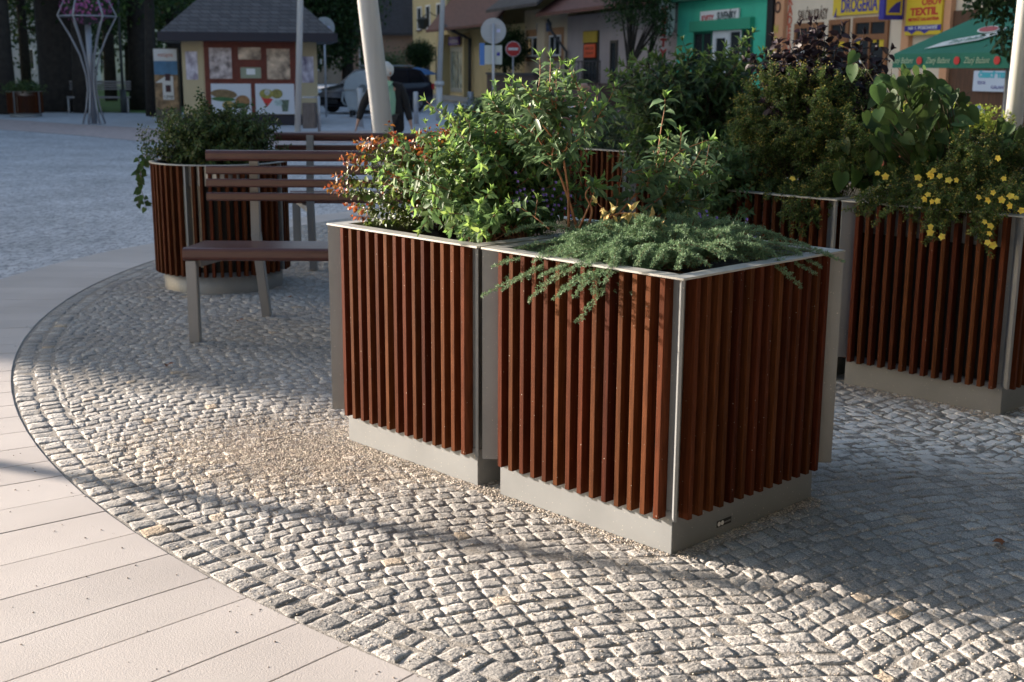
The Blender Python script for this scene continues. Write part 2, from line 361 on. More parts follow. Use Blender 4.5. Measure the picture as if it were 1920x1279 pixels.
# ring of pale slabs
m_slab = mat("pale_granite", (0.50, 0.455, 0.428), 0.7, var=0.12, scale=1.1, bump=0.2, bscale=240, island=0.08, detail=9, col2=(0.50, 0.46, 0.435))
m_slabjoint = mat("slab_joint", (0.10, 0.095, 0.09), 0.95)
def slab_w(deg):
    xs = [100, 150, 160, 163, 167, 174, 178, 190, 205, 260]; ys = [.46, .46, .48, .50, .63, .735, .79, .95, 1.05, 1.05]
    return float(np.interp(deg % 360, xs, ys))
def ring_slabs():
    mb = MB(); jb = MB(); a = 100.0; k = 0
    while a < 262:
        da = 1.815+random.uniform(-.28, .28); a0, a1 = math.radians(a), math.radians(a+da)
        ro0, ro1 = RR+0.006+slab_w(a), RR+0.006+slab_w(a+da); g0 = 0.0017/RR; ri = RR+0.004; dz = random.uniform(-.0007, .0007)
        P = lambda r, t, z: (RC[0]+r*math.cos(t), RC[1]+r*math.sin(t), z)
        zt = 0.002+dz; c = .0025
        vs = [P(ri, a0+g0, -.03), P(ro0, a0+g0, -.03), P(ro1, a1-g0, -.03), P(ri, a1-g0, -.03),
              P(ri, a0+g0, zt-c), P(ro0, a0+g0, zt-c), P(ro1, a1-g0, zt-c), P(ri, a1-g0, zt-c),
              P(ri+c, a0+g0*2, zt), P(ro0-c, a0+g0*2, zt), P(ro1-c, a1-g0*2, zt), P(ri+c, a1-g0*2, zt)]
        mb.add(vs, [(8, 9, 10, 11)]+[(i, (i+1) % 4, 4+(i+1) % 4, 4+i) for i in range(4)]+[(4+i, 4+(i+1) % 4, 8+(i+1) % 4, 8+i) for i in range(4)])
        a += da; k += 1
    tag(mb.build("slab_ring", m_slab), kind='structure')
ring_slabs()
# paving beyond
m_pink = mat("pink_setts", (0.46, 0.37, 0.35), 0.8, var=0.2, scale=6, bump=.4, bscale=14)
m_path = mat("grey_path", (0.48, 0.49, 0.52), 0.8, var=0.15, scale=2.5, bump=.2, bscale=30)
m_road = mat("asphalt_street", (0.36, 0.37, 0.40), 0.8, var=0.15, scale=1.5, bump=.2, bscale=40)
m_grass = mat("lawn_turf", (0.085, 0.16, 0.03), 0.9, var=0.35, scale=1.2, bump=.8, bscale=60)
def band(name, near, far, z, m):
    pts = [gnd(*q) for q in near]+[gnd(*q) for q in far[::-1]]
    return sheet(name, pts, z, m)
band("pink_path", [(-500, 214), (0, 241), (150, 252), (300, 266), (520, 272), (700, 262)], [(-500, 196), (0, 222), (150, 232), (300, 240), (520, 246), (700, 243)], -0.024, m_pink)
band("grey_path", [(-500, 196), (0, 222), (150, 232), (300, 240), (520, 246), (700, 243), (1000, 240)], [(-500, 188), (0, 204), (150, 209), (300, 212), (520, 200), (700, 196), (1000, 190)], -0.020, m_path)
band("street", [(560, 199), (700, 196), (1000, 190), (1500, 200)], [(560, 172), (700, 172), (1000, 168), (1500, 172)], -0.015, m_road)
band("lawn", [(-900, 176), (-500, 188), (0, 204), (150, 209), (300, 212), (560, 199)], [(-900, 148), (-500, 148), (0, 150), (150, 150), (300, 150), (560, 150)], -0.010, m_grass)
# ============================================================ planters and benches
m_wood = mat("oiled_hardwood", (0.080, 0.0245, 0.0105), 0.6, var=0.30, scale=9, bump=0.12, bscale=90, island=0.32, hue=0.009, stretch=(14, 14, 1.0), spec=0.06)
m_steel = mat("grey_powdercoat", (0.235, 0.245, 0.252), 0.50, metal=0.25, var=0.10, scale=5, bump=0.04, bscale=500, detail=9)
m_rim = mat("pale_rim_paint", (0.42, 0.41, 0.385), 0.5, metal=0.15, var=.12, scale=9, bump=.05, bscale=300)  # paler grey than the plinth and fins
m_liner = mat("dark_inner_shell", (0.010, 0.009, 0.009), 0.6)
m_zinc = mat("galvanised_liner", (0.42, 0.45, 0.47), 0.35, metal=0.8, var=0.15, scale=20)
m_soil = mat("potting_soil", (0.035, 0.022, 0.014), 0.95, var=0.5, scale=60, bump=1.0, bscale=120)
m_cream = mat("cream_panel", (0.62, 0.58, 0.47), 0.6)
def specks(m, col=(.62, .56, .48), thr=.79, sc=150):
    """tiny pale paint and dust specks"""
    nt = m.node_tree; N = nt.nodes; L = nt.links; b = N["Principled BSDF"]; src = b.inputs['Base Color'].links[0].from_socket
    tc = N.new("ShaderNodeTexCoord"); nz = N.new("ShaderNodeTexNoise"); nz.inputs['Scale'].default_value = sc; nz.inputs['Detail'].default_value = 1; L.new(tc.outputs['Object'], nz.inputs[0])
    r = N.new("ShaderNodeMapRange"); r.inputs[1].default_value = thr; r.inputs[2].default_value = thr+.02; L.new(nz.outputs[0], r.inputs[0])
    mx = N.new("ShaderNodeMix"); mx.data_type = 'RGBA'; L.new(r.outputs[0], mx.inputs[0]); L.new(src, mx.inputs[6]); mx.inputs[7].default_value = (*col, 1); L.new(mx.outputs[2], b.inputs['Base Color'])
specks(m_wood); specks(m_steel, (.5, .48, .44), .74, 120)
NSL = 14; SL_W = 0.022; SL_D = 0.045; SL_U0 = 0.0815; SL_P = (W-2*SL_U0-SL_W)/(NSL-1)
def build_planter():
    """local frame: x along the front (to the left seen from the front = +U), y = into the depth (+V); corner at 0,0"""
    root = thing("planter_box", "x", "planter")
    # rim: four mitred strips
    rw = 0.066; z0, z1 = HR-0.007, HR; mb = MB()
    o = [(0, 0), (W, 0), (W, W), (0, W)]; i = [(rw, rw), (W-rw, rw), (W-rw, W-rw), (rw, W-rw)]
    vs = [(x, y, z) for z in (z0, z1) for ring in (o, i) for x, y in ring]
    fs = []
    for k in range(4):
        j = (k+1) % 4
        fs += [(8+k, 8+j, 12+j, 12+k), (k, 4+k, 4+j, j), (k, j, 8+j, 8+k), (4+k, 12+k, 12+j, 4+j)]
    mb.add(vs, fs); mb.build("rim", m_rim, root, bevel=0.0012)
    ml = MB(); a = rw-.002
    ml.box(a-.003, a, a-.003, W-a+.003, HR-.16, z0-.001); ml.box(W-a, W-a+.003, a-.003, W-a+.003, HR-.16, z0-.001)
    ml.box(a, W-a, a-.003, a, HR-.16, z0-.001); ml.box(a, W-a, W-a, W-a+.003, HR-.16, z0-.001)
    ml.build("liner", m_zinc, root)
    ms = MB(); n = 14; vs = []
    for q in range(n+1):
        for r in range(n+1):
            vs.append((a+(W-2*a)*q/n, a+(W-2*a)*r/n, HR-.075+random.uniform(-.012, .012)))
    ms.add(vs, [(q*(n+1)+r, (q+1)*(n+1)+r, (q+1)*(n+1)+r+1, q*(n+1)+r+1) for q in range(n) for r in range(n)], 0, True)
    ms.build("soil", m_soil, root)
    # plinth and inner shell
    b = 0.052; mp = MB(); mp.box(b, W-b, b, W-b, 0.0-.01, 0.150); mp.build("plinth", m_steel, root, bevel=0.002)
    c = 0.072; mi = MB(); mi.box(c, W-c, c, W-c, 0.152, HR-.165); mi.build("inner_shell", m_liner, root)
    # slat panels
    for side in range(4):
        mb = MB()
        for k in range(NSL):
            u0 = SL_U0+k*SL_P; zb = 0.127+random.uniform(-.0015, .0015); t = random.uniform(-.0008, .0008)
            x0, x1, y0, y1 = u0+t, u0+SL_W+t, 0.010, 0.010+SL_D
            if side == 0: mb.box(x0, x1, y0, y1, zb, z0-.0015)
            if side == 1: mb.box(y0, y1, x0, x1, zb, z0-.0015)
            if side == 2: mb.box(x0, x1, W-y1, W-y0, zb, z0-.0015)
            if side == 3: mb.box(W-y1, W-y0, x0, x1, zb, z0-.0015)
        mb.build("slat_panel", m_wood, root, bevel=0.0015, seg=1)
    # diagonal corner fins with their carrying angle
    for (cx, cy, dx, dy) in ((0, 0, 1, 1), (W, 0, -1, 1), (W, W, -1, -1), (0, W, 1, -1)):
        mb = MB(); d = Vector((dx, dy, 0)).normalized(); n_ = Vector((-dy, dx, 0)).normalized()
        p = Vector((cx, cy, 0))+d*0.006; q = p+d*0.088
        for (s0, s1, th, za, zb) in ((0, .088, .0055, 0.141, z0-.001),):
            A = p+d*s0; B = p+d*s1
            vs = [X+n_*s*th+Vector((0, 0, z)) for z in (za, zb) for X in (A, B) for s in (-1, 1)]
            mb.add(vs, [(0, 1, 3, 2), (4, 6, 7, 5), (0, 4, 5, 1), (2, 3, 7, 6), (0, 2, 6, 4), (1, 5, 7, 3)])
        mb.build("corner_fin", m_steel, root, bevel=0.0012)
        mb = MB(); q = Vector((cx+dx*.055, cy+dy*.055, 0))
        mb.box(min(q.x, q.x+dx*.03), max(q.x, q.x+dx*.03), min(q.y, q.y+dy*.03), max(q.y, q.y+dy*.03), .152, z0-.001)
        mb.build("corner_post", m_steel, root)
    return root
def set_frame(o, P, ang=PHI):
    # local x -> U ; local y -> V (left-handed), so mirror is avoided by using x -> V', y -> U'
    o.location = P; o.rotation_euler = (0, 0, ang-math.pi/2)     # local x = V, local y = U
plA = build_planter()                                     # symmetric, so x/y may be swapped
set_frame(plA, P_A)
tag(plA, "square slatted planter holding juniper, nearest the camera, with a maker's label", "planter", "square slatted planters")
for P, lab in ((P_B, "square slatted planter holding the red-tipped shrub and green bush"),
               (P_C, "shaded square slatted planter overhung by yellow cinquefoil at the right edge"),
               (P_D, "shaded square slatted planter half hidden behind the juniper planter")):
    c = copy_tree(plA); set_frame(c, P); c['label'] = lab
P_G = Vector((0.92, 10.0, 0))
for P, lab in ((P_G-U*W, "distant square planter under the dark leafy shrub, behind the bare twigs"),
               (P_G+U*(GAP), "distant square planter behind the tall hypericum, left of the dark shrub's planter")):
    c = copy_tree(plA); set_frame(c, P); c['label'] = lab
P_H = Vector((4.15, 11.45, 0))
c = copy_tree(plA); set_frame(c, P_H); c['label'] = "square planter with the sunlit lime green hedge at the far right"
# maker's label on the plinth of A, right face (plane x_local.. normal -U)
lab = MB(); m_black = mat("black_enamel", (0.012, 0.012, 0.014), 0.4); m_white = mat("white_paint", (0.8, 0.8, 0.8), 0.5); m_pale = mat("dull_print", (0.35, 0.35, 0.36), 0.6)
b = 0.052
# local x along V from the corner, face at local y = b, facing -y
s0 = 0.30
lab.box(s0, s0+.082, b-.0018, b, .032, .055); lo = lab.build("maker_label", m_black, plA)
dt = MB()
for cx in (s0+.011, s0+.030): dt.tube([(cx, b-.0018, .0435), (cx, b-.0026, .0435)], .0085, 16)
dt.build("dots", m_white, lo)
text("mmcité", .012, (s0+.060, b-.0022, .0435), FRONT, m_pale, lo, extrude=.0003)
# ------------------------------------------------------------ round planter
def round_planter(loc, label, R=0.50, H=0.925, hatch=True, group=None):
    root = thing("round_planter", label, "planter", loc, 0, group)
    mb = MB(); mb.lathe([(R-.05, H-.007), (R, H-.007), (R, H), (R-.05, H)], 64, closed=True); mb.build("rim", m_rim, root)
    mb = MB(); mb.lathe([(R-.052, H-.15), (R-.052, H-.003)], 48); mb.build("liner", m_zinc, root)
    mb = MB(); mb.lathe([(0.001, H-.05), (R-.053, H-.07)], 40); mb.build("soil", m_soil, root)
    mb = MB(); mb.lathe([(R-.065, -.01), (R-.065, .150), (0.01, .151)], 64); mb.build("plinth", m_steel, root)
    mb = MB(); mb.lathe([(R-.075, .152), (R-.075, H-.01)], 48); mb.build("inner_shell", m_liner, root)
    n = 52; mb = MB()
    for k in range(n):
        if k % 13 == 0: continue
        a = 2*math.pi*k/n; M = Matrix.Rotation(a, 4, 'Z')
        mb.box(R-.006-SL_D, R-.006, -SL_W/2, SL_W/2, .127, H-.009, 0, M)
    mb.build("slat_panel", m_wood, root, bevel=.0015, seg=1)
    for k in range(0, n, 13):
        mb = MB(); mb.box(R-.075, R-.001, -.006, .006, .135, H-.008, 0, Matrix.Rotation(2*math.pi*k/n, 4, 'Z')); mb.build("fin", m_steel, root)
    if hatch:
        mb = MB(); n2 = 8; a0, a1 = math.radians(-98), math.radians(-80)
        vs = [((R-.070)*math.cos(a0+(a1-a0)*i/n2), (R-.070)*math.sin(a0+(a1-a0)*i/n2), z) for z in (.19, H-.05) for i in range(n2+1)]
        mb.add(vs, [(i, i+1, i+n2+2, i+n2+1) for i in range(n2)]); mb.build("hatch", m_cream, root)
    return root
rp = round_planter((-2.17, 9.25, 0), "round slatted planter behind the near bench's left end", group="round slatted planters"); rp.rotation_euler.z = math.radians(-16)
# ------------------------------------------------------------ benches
m_bwood = mat("varnished_bench_wood", (0.085, 0.030, 0.025), 0.33, var=0.25, scale=7, stretch=(1, 12, 12), bump=.05, bscale=60, spec=.6, island=.12)
m_bsteel = mat("bench_steel", (0.30, 0.30, 0.305), 0.5, metal=0.2, var=.04)
def build_bench(label, L=2.10):
    """local: x along the bench, front = -y; seat top .56"""
    root = thing("park_bench", label, "bench", group="wood and steel benches back to back")
    def board(name, y, z, w, h, tilt, r):
        """board along x, section w (y) x h (z), rounded"""
        mb = MB(); pts = []
        for (sx, sz) in ((-1, -1), (1, -1), (1, 1), (-1, 1)):
            for k in range(4):
                a0 = {(-1, -1): math.pi, (1, -1): -math.pi/2, (1, 1): 0, (-1, 1): math.pi/2}[(sx, sz)]
                a = a0+k*math.pi/6; pts.append((sx*(w/2-r)+r*math.cos(a), sz*(h/2-r)+r*math.sin(a)))
        R = Matrix.Rotation(tilt, 2); q = [R @ Vector(p) for p in pts]; n = len(q)
        vs = [(x, y+p.x, z+p.y) for x in (0, L) for p in q]
        mb.add(vs, [tuple(range(n))[::-1], tuple(range(n, 2*n))]+[(i, (i+1) % n, (i+1) % n+n, i+n) for i in range(n)])
        return mb.build(name, m_bwood, root, bevel=0.0)
    board("seat_front_board", 0.045, 0.525, 0.09, 0.075, math.radians(0), 0.024)
    for k in range(5): board("seat_board", 0.135+k*.088, 0.537-k*.004, 0.072, 0.035, 0, .008)
    # backrest: line leaning back
    z_ = [0.80, 0.885, 0.965, 1.055]
    for k, z in enumerate(z_):
        board("back_board", 0.64+(z-.78)*.12, z, 0.035 if k < 3 else .055, 0.052 if k < 3 else 0.068, -math.radians(8), 0.011 if k < 3 else .024)
    for s, x0 in ((1, 0.01), (-1, L-.01)):
        xi = x0+s*0.30
        mb = MB(); mb.bar((x0+s*.035, .035, 0), (x0+s*.035, .035, .487), .062, .062, upv=(0, 1, 0)); mb.build("leg", m_bsteel, root, bevel=.004)
        mb = MB(); mb.bar((xi, .84, 0), (xi-s*.03, .74, .56), .055, .07, upv=(0, 1, 0)); mb.bar((xi-s*.03, .74, .55), (xi-s*.02, .715, 1.07), .055, .05, upv=(0, 1, 0)); mb.build("leg", m_bsteel, root, bevel=.003)
        mb = MB(); mb.bar((x0+s*.06, .05, .470), (xi-s*.03, .72, .470), .05, .045); mb.build("seat_bracket", m_bsteel, root, bevel=.003)
    return root
be1 = build_bench("wooden bench in front, facing the camera, with its seat left of the planters"); be1.location = (-1.93, 7.20, 0); be1.rotation_euler.z = math.radians(-.3)
be2 = copy_tree(be1); be2['label'] = "wooden bench behind, back turned to the camera, its top board below the walking woman"
be2.location = (0.19, 10.75, 0); be2.rotation_euler.z = math.pi
# ============================================================ tall masts, shading block
m_mast = mat("brushed_aluminium", (0.78, 0.77, 0.74), 0.42, metal=0.35, var=.06, scale=3, stretch=(6, 6, .3))
m_mastp = mat("pale_grey_paint", (0.62, 0.62, 0.62), 0.4, metal=0.2, var=.04)
def mast(a, b, r0, r1, label, group=None, m=m_mast, name="tall_mast"):
    a = Vector(a); b = Vector(b); root = thing(name, label, "mast", (a.x, a.y, 0), 0, group)
    o = Vector((a.x, a.y, 0)); mb = MB(); mb.tube([a-o, (a+b)/2-o, b-o], [r0, (r0+r1)/2, r1], 24); mb.build("shaft", m, root)
    mb = MB(); mb.lathe([(.01, .02), (r0*1.9, .02), (r0*1.9, 0)], 24); mb.build("base_plate", m, root)
    return root
def mast_px(p0, p1, dist, r0, r1, label, top=9.0, **k):
    A = at(*p0, dist); B = at(*p1, dist); d = (B-A)/(B.z-A.z)
    a = A-d*A.z; b = a+d*top
    return mast(a, b, r0, r1, label, **k)
mast_px((719, 250), (689, 0), 14.0, .116, .10, "leaning silver mast crossing in front of the white-haired woman", group="leaning silver masts")
mast_px((1905, 190), (1925, 0), 12.2, .085, .08, "leaning bright mast at the right edge behind the green parasol pole", group="leaning silver masts")
mast_px((558, 250), (563, 0), 31.0, .075, .07, "thin straight grey pole right of the snack kiosk", m=m_mastp, name="lamp_pole")
# masts of the same ring standing left of the picture (they throw the thin shadows on the setts)
mast((-9.2, 7.8, 0), (-9.9, 8.6, 6.5), .05, .045, "leaning silver mast further left round the circle", group="leaning silver masts")
# ============================================================ the town round the square
m_glass = mat("dark_window_glass", (0.03, 0.035, 0.04), 0.12, spec=.35)
m_wframe = mat("white_window_frame", (0.72, 0.73, 0.75), 0.5)
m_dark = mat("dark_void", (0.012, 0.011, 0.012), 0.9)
def wall_mat(n, c, v=.08): return mat(n, c, 0.85, var=v, scale=1.2, bump=.15, bscale=40)
# ---- unseen stepped block added left of the picture to shade the square
def shade_block():
    s = SUN.copy(); s.z = 0; s.normalize(); n_ = Vector((.399, .917, 0)).normalized()
    ang = math.atan2(n_.y, n_.x)
    t0 = 46.0; root = thing("added_shade_block", "added long stepped shade block left of the square, outside the picture", "building", tuple(s*t0), ang)
    m_w = wall_mat("block_render", (0.45, 0.42, 0.38)); m_r = mat("flat_roof_felt", (0.1, 0.1, 0.1), .9)
    segs = [(4.95, 11.75, 12.4), (11.75, 13.3, 10.4), (13.3, 43.5, 21.0)]
    for (a, b, h) in segs:
        mb = MB(); mb.box(a, b, 0, 9, 0, h); mb.build("wall", m_w, root)
        mb = MB(); mb.box(a-.05 if a > 5 else a, b, -.1, 9.1, h, h+.25); mb.build("roof", m_r, root)
        x = a+1.0
        while x < b-1.6:
            z = 1.2
            while z+1.5 < h:
                mb = MB(); mb.box(x, x+1.2, -.03, .02, z, z+1.4); mb.build("window", m_glass, root); z += 2.9
            x += 2.6
    r2 = thing("added_shade_block", "added tall far shade block beyond the park, outside the picture", "building", tuple(s*84), ang)  # second unseen block, added to keep sun off the far facades
    mb = MB(); mb.box(40, 86, 0, 10, 0, 27); mb.build("wall", m_w, r2)
    mb = MB(); mb.box(39.9, 86.1, -.1, 10.1, 27, 27.3); mb.build("roof", m_r, r2)
    for i in range(14):
        for j in range(7):
            mb = MB(); mb.box(42+i*3.1, 43.4+i*3.1, -.03, .02, 1.5+j*3.6, 3.0+j*3.6); mb.build("window", m_glass, r2)
shade_block()
# ---- facade line of the shops: origin F0, running towards the camera (+s)
FD = Vector((0.295, -0.955, 0)).normalized(); FN = Vector((FD.y, -FD.x, 0))      # outward normal (towards the square)
F0 = Vector((18.4-.309*25, 25, 0)); FROT = math.atan2(FD.y, FD.x)
def fx(px, py=120, out=0.0):
    d = ray(px, py); P0 = F0+FN*out-Vector((0, 0, CAM_H)); t = P0.dot(FN)/d.dot(FN); P = d*t+Vector((0, 0, CAM_H))
    return (P-F0).dot(FD), P.z
def fs(px): return fx(px)[0]
def fz(px, py): return fx(px, py)[1]
def shop(name, label, pxa, pxb, cat="building"):
    s0, s1 = fs(pxa), fs(pxb); base = F0+FD*s0
    return thing(name, label, cat, tuple(base), FROT), s0, s1-s0
def win(root, x0, x1, z0, z1, frame, glass=m_glass, fw=.07, mull=1, name="window", depth=.05, sill=None, yo=0.0):
    mb = MB(); y0, y1 = -depth+yo, .02+yo
    mb.box(x0, x0+fw, y0, y1, z0, z1); mb.box(x1-fw, x1, y0, y1, z0, z1); mb.box(x0+fw, x1-fw, y0, y1, z0, z0+fw); mb.box(x0+fw, x1-fw, y0, y1, z1-fw, z1)
    for k in range(mull):
        xm = x0+(x1-x0)*(k+1)/(mull+1); mb.box(xm-.03, xm+.03, y0+.004, y1, z0+fw, z1-fw)
    w = mb.build(name, frame, root)
    g = MB(); g.box(x0+fw*.8, x1-fw*.8, yo-.018, yo+.01, z0+fw*.8, z1-fw*.8); g.build("pane", glass, w)
    if sill:
        q = MB(); q.box(x0-.05, x1+.05, -depth-.07, 0, z0-.07, z0-.001); q.build("sill", sill, w)
    return w
def sign(root, x0, x1, z0, z1, m, name="sign_board", y=-.07, th=.05):
    mb = MB(); mb.box(x0, x1, y, y+th, z0, z1); return mb.build(name, m, root, bevel=.004)
def letter(body, root, x0, x1, z0, z1, m, y, bold=0.0, shear=0.0):
    h = (z1-z0)*1.38; w = 0.62*h*max(1, len(body))
    return text(body, h, ((x0+x1)/2, y-.003, (z0+z1)/2), FRONT, m, root, bold=bold, shear=shear, sx=(x1-x0)/w)
P_ = lambda n, c, r=.55: mat(n, c, r)
m_brownframe = mat("orange_brown_timber", (0.27, 0.115, 0.045), .55, var=.2, scale=6, stretch=(8, 8, 1))
m_yellow = P_("sign_yellow", (0.72, 0.52, 0.03)); m_blue = P_("sign_blue", (0.04, 0.035, 0.30)); m_red = P_("sign_red", (0.55, 0.03, 0.03))
m_green = mat("turquoise_render", (0.055, 0.52, 0.34), .8, var=.10, scale=1.5, bump=.1, bscale=40)
m_greend = mat("dark_green_board", (0.01, 0.12, 0.07), .6)
def tile_mat(n, c, scale=3.4):
    m = bpy.data.materials.new(n); m.use_nodes = True; nt = m.node_tree; N = nt.nodes; L = nt.links; b = N["Principled BSDF"]; b.inputs['Roughness'].default_value = .75
    tc = N.new("ShaderNodeTexCoord"); mp = N.new("ShaderNodeMapping"); mp.inputs['Scale'].default_value = (scale, scale, scale*1.6); L.new(tc.outputs['Object'], mp.inputs[0])
    sp_ = N.new("ShaderNodeSeparateXYZ"); L.new(mp.outputs[0], sp_.inputs[0]); ad = N.new("ShaderNodeMath"); L.new(sp_.outputs[0], ad.inputs[0]); L.new(sp_.outputs[1], ad.inputs[1])
    cb = N.new("ShaderNodeCombineXYZ"); L.new(ad.outputs[0], cb.inputs[0]); L.new(sp_.outputs[2], cb.inputs[1])
    br = N.new("ShaderNodeTexBrick"); br.inputs['Scale'].default_value = 1.0; br.inputs['Mortar Size'].default_value = .03; br.inputs['Brick Width'].default_value = .7; br.inputs['Row Height'].default_value = .45
    br.inputs['Color1'].default_value = (*c, 1); br.inputs['Color2'].default_value = tuple(x*.7 for x in c)+(1,); br.inputs['Mortar'].default_value = tuple(x*.35 for x in c)+(1,)
    L.new(cb.outputs[0], br.inputs[0]); L.new(br.outputs[0], b.inputs['Base Color'])
    bp = N.new("ShaderNodeBump"); bp.inputs['Distance'].default_value = .03; L.new(br.outputs['Fac'], bp.inputs['Height']); bp.invert = True; L.new(bp.outputs[0], b.inputs['Normal']); return m
m_redtile = tile_mat("red_roof_tiles", (0.16, 0.05, 0.035)); m_slate = tile_mat("slate_roof", (0.075, 0.072, 0.085)); m_shing = tile_mat("grey_shingles", (0.13, 0.12, 0.125), 2.6)
def body(root, L_, z1, m, z0=0.0, depth=9, x0=0, name="wall", y0=0):
    mb = MB(); mb.box(x0, x0+L_, y0, depth, z0, z1); return mb.build(name, m, root)
def pitched(root, x0, x1, z, rise, m, depth=9, over=.5, name="roof"):
    mb = MB(); pts = [(-over, z-.12), (depth/2, z+rise), (depth+over, z-.12), (depth+over, z-.25), (depth/2, z+rise-.16), (-over, z-.25)]
    vs = [(x, y, zz) for x in (x0, x1) for y, zz in pts]; n = 6
    mb.add(vs, [tuple(range(n)), tuple(range(2*n-1, n-1, -1))]+[(i, i+n, (i+1) % n+n, (i+1) % n) for i in range(n)]); return mb.build(name, m, root)
def pipe(root, pts, r, m, name="downpipe"):
    mb = MB(); mb.tube(pts, r, 8); return mb.build(name, m, root)
m_gutter = P_("dark_gutter", (0.05, 0.05, 0.06))
# ---------------- beige corner building with the drugstore
R0, S0, LEN = shop("shop_building", "cream shop building with orange pilasters, drugstore sign and textile poster", 1453, 1990)
m_cream_w = wall_mat("cream_render", (0.72, 0.61, 0.47)); m_orange_w = wall_mat("orange_pilaster", (0.66, 0.34, 0.18))
body(R0, LEN, 9.0, m_cream_w)
X = lambda px: fs(px)-S0
for a, b_ in ((1456, 1472), (1694, 1708), (1770, 1784)):
    mb = MB(); mb.box(X(a), X(b_), -.12, -.001, 0, 8.9); mb.build("pilaster", m_orange_w, R0)
for a, b_, t, bt in ((1489, 1541, 45, 190), (1553, 1590, 38, 120), (1598, 1664, 34, 125)):
    z1 = fz(a, t); z0 = 0.15 if bt > 150 else 0.75
    w = win(R0, X(a), X(b_), z0, z1, m_brownframe, fw=.13, mull=1 if b_-a > 50 else 0, name="shop_window" if bt < 150 else "door", depth=.06)
    mb = MB(); zt = z0+(z1-z0)*.74; mb.box(X(a)+.13, X(b_)-.13, -.055, .015, zt, zt+.14); mb.build("transom", m_brownframe, w)
for (a, b_, t, q, m) in ((1572, 1582, 75, 88, m_yellow), (1605, 1611, 66, 84, m_yellow), (1636, 1642, 64, 80, m_yellow), (1648, 1660, 70, 88, m_yellow), (1500, 1511, 94, 103, m_white), (1606, 1618, 103, 118, m_white), (1494, 1500, 112, 125, m_white)):
    mb = MB(); mb.box(X(a), X(b_), -.03, -.022, fz(a, q), fz(a, t)); mb.build("notice", m, R0)
sg = sign(R0, X(1560), X(1645), fz(1560, 31), fz(1560, 0)+.08, m_yellow, "drugstore_sign")
zc = fz(1560, 16)+.02; letter("DROGÉRIA", sg, X(1575), X(1643), zc-.17, zc+.17, m_blue, -.07, bold=.012)
mb = MB(); mb.prism([(X(1563), zc-.26), (X(1567), zc-.26), (X(1567.5), zc-.02)], -.08, -.072); mb.build("emblem", m_blue, sg)
text("SALÓN KRÁSY", .40, (X(1519), -.012, fz(1519, 29)), FRONT, mat("brown_lettering", (0.09, 0.035, 0.02), .6), R0, sx=(X(1548)-X(1490))/2.75)
for k, ch in enumerate("KADERNÍCTVO"):
    text(ch, .36, (X(1477), -.012, fz(1477, 2)-k*.27), FRONT, mat("orange_lettering", (0.60, 0.13, 0.07), .6), R0, bold=.01)
for k, ch in enumerate("NECHTY"):
    text(ch, .30, (X(1459.5), -.13, fz(1459, 56)-k*.30), FRONT, mat("yellow_lettering", (0.62, 0.50, 0.08), .6), R0, bold=.01)
mb = MB(); mb.lathe([(.10, 0), (.16, 0), (.16, .012), (.10, .012)], 20, closed=True); o = mb.build("emblem", mat("brown_lettering", (0.09, .035, .02)), R0)
o.matrix_local = Matrix.Translation((X(1461), -.125, fz(1461, 14))) @ Matrix.Rotation(math.pi/2, 4, 'X')
# projecting box sign
pj = thing("projecting_sign", "blue and yellow box sign standing out from the wall beside the drugstore board", "sign", tuple(F0+FD*(fs(1692))), FROT)
dz0, dz1 = fz(1655, 40), fz(1655, 0)+.55
# the box sits on brackets, its face turned towards the camera
mb = MB(); mb.box(-.11, .11, -.66, -.14, dz0, dz1); mb.build("box", m_blue, pj, bevel=.01)
for sx_ in (1,):
    mb = MB(); mb.box(.112, .12, -.61, -.19, dz0+.10, dz1-.08); mb.build("face", m_yellow, pj)
    mb = MB(); vs = [(.124, -.56, dz0+.15), (.124, -.25, dz0+.15), (.124, -.24, dz0+.42), (.124, -.37, dz0+.36), (.124, -.50, dz0+.25)]; mb.add(vs+[(.121, v[1], v[2]) for v in vs], [(0, 1, 2, 3, 4), (9, 8, 7, 6, 5)]+[(i, i+5, (i+1) % 5+5, (i+1) % 5) for i in range(5)]); mb.build("emblem", m_blue, pj)
    for k in range(5):
        mb = MB(); y = -.57+k*.075; mb.box(.1205, .1225, y, y+.03, dz0+.48, dz1-.12); mb.build("stripe", P_("orange_stripe", (.6, .27, .02)), pj)
mb = MB(); mb.box(-.03, .03, -.14, 0, dz0+.1, dz0+.16); mb.box(-.03, .03, -.14, 0, dz1-.3, dz1-.24); mb.build("bracket", m_gutter, pj)
# textile poster (flat board on the wall)
pz0, pz1 = fz(1735, 66), fz(1735, 0)+.75; px0, px1 = X(1704), X(1771)
tb = sign(R0, px0, px1, pz0, pz1, m_yellow, "textile_sign", y=-.17)
wd = px1-px0; cz = fz(1735, 23)
letter("OBUV", tb, px0+wd*.45, px1-.05, fz(1735, 12), fz(1735, 1)+.04, m_red, -.17, bold=.006)
letter("TEXTIL", tb, px0+.08, px1-.06, fz(1735, 30), fz(1735, 16), m_red, -.17, bold=.010)
letter("METRÁŽ GALANTÉRIA", tb, px0+.08, px1-.06, fz(1735, 40), fz(1735, 34), m_red, -.17, bold=.003)
mb = MB(); mb.box(px0-.01, px1+.01, -.178, -.171, fz(1735, 58), fz(1735, 48)); bb = mb.build("band", m_blue, tb)
letter("NA 1. POSCHODÍ", tb, px0+.08, px1-.06, fz(1735, 56), fz(1735, 50), m_white, -.18, bold=.002)
for k in range(2):
    xa = px0+.12+k*wd*.36; mb = MB(); mb.prism([(xa, fz(1735, 58)), (xa+.16, fz(1735, 64)), (xa+.32, fz(1735, 58))], -.178, -.171); mb.build("arrow", m_blue, tb)
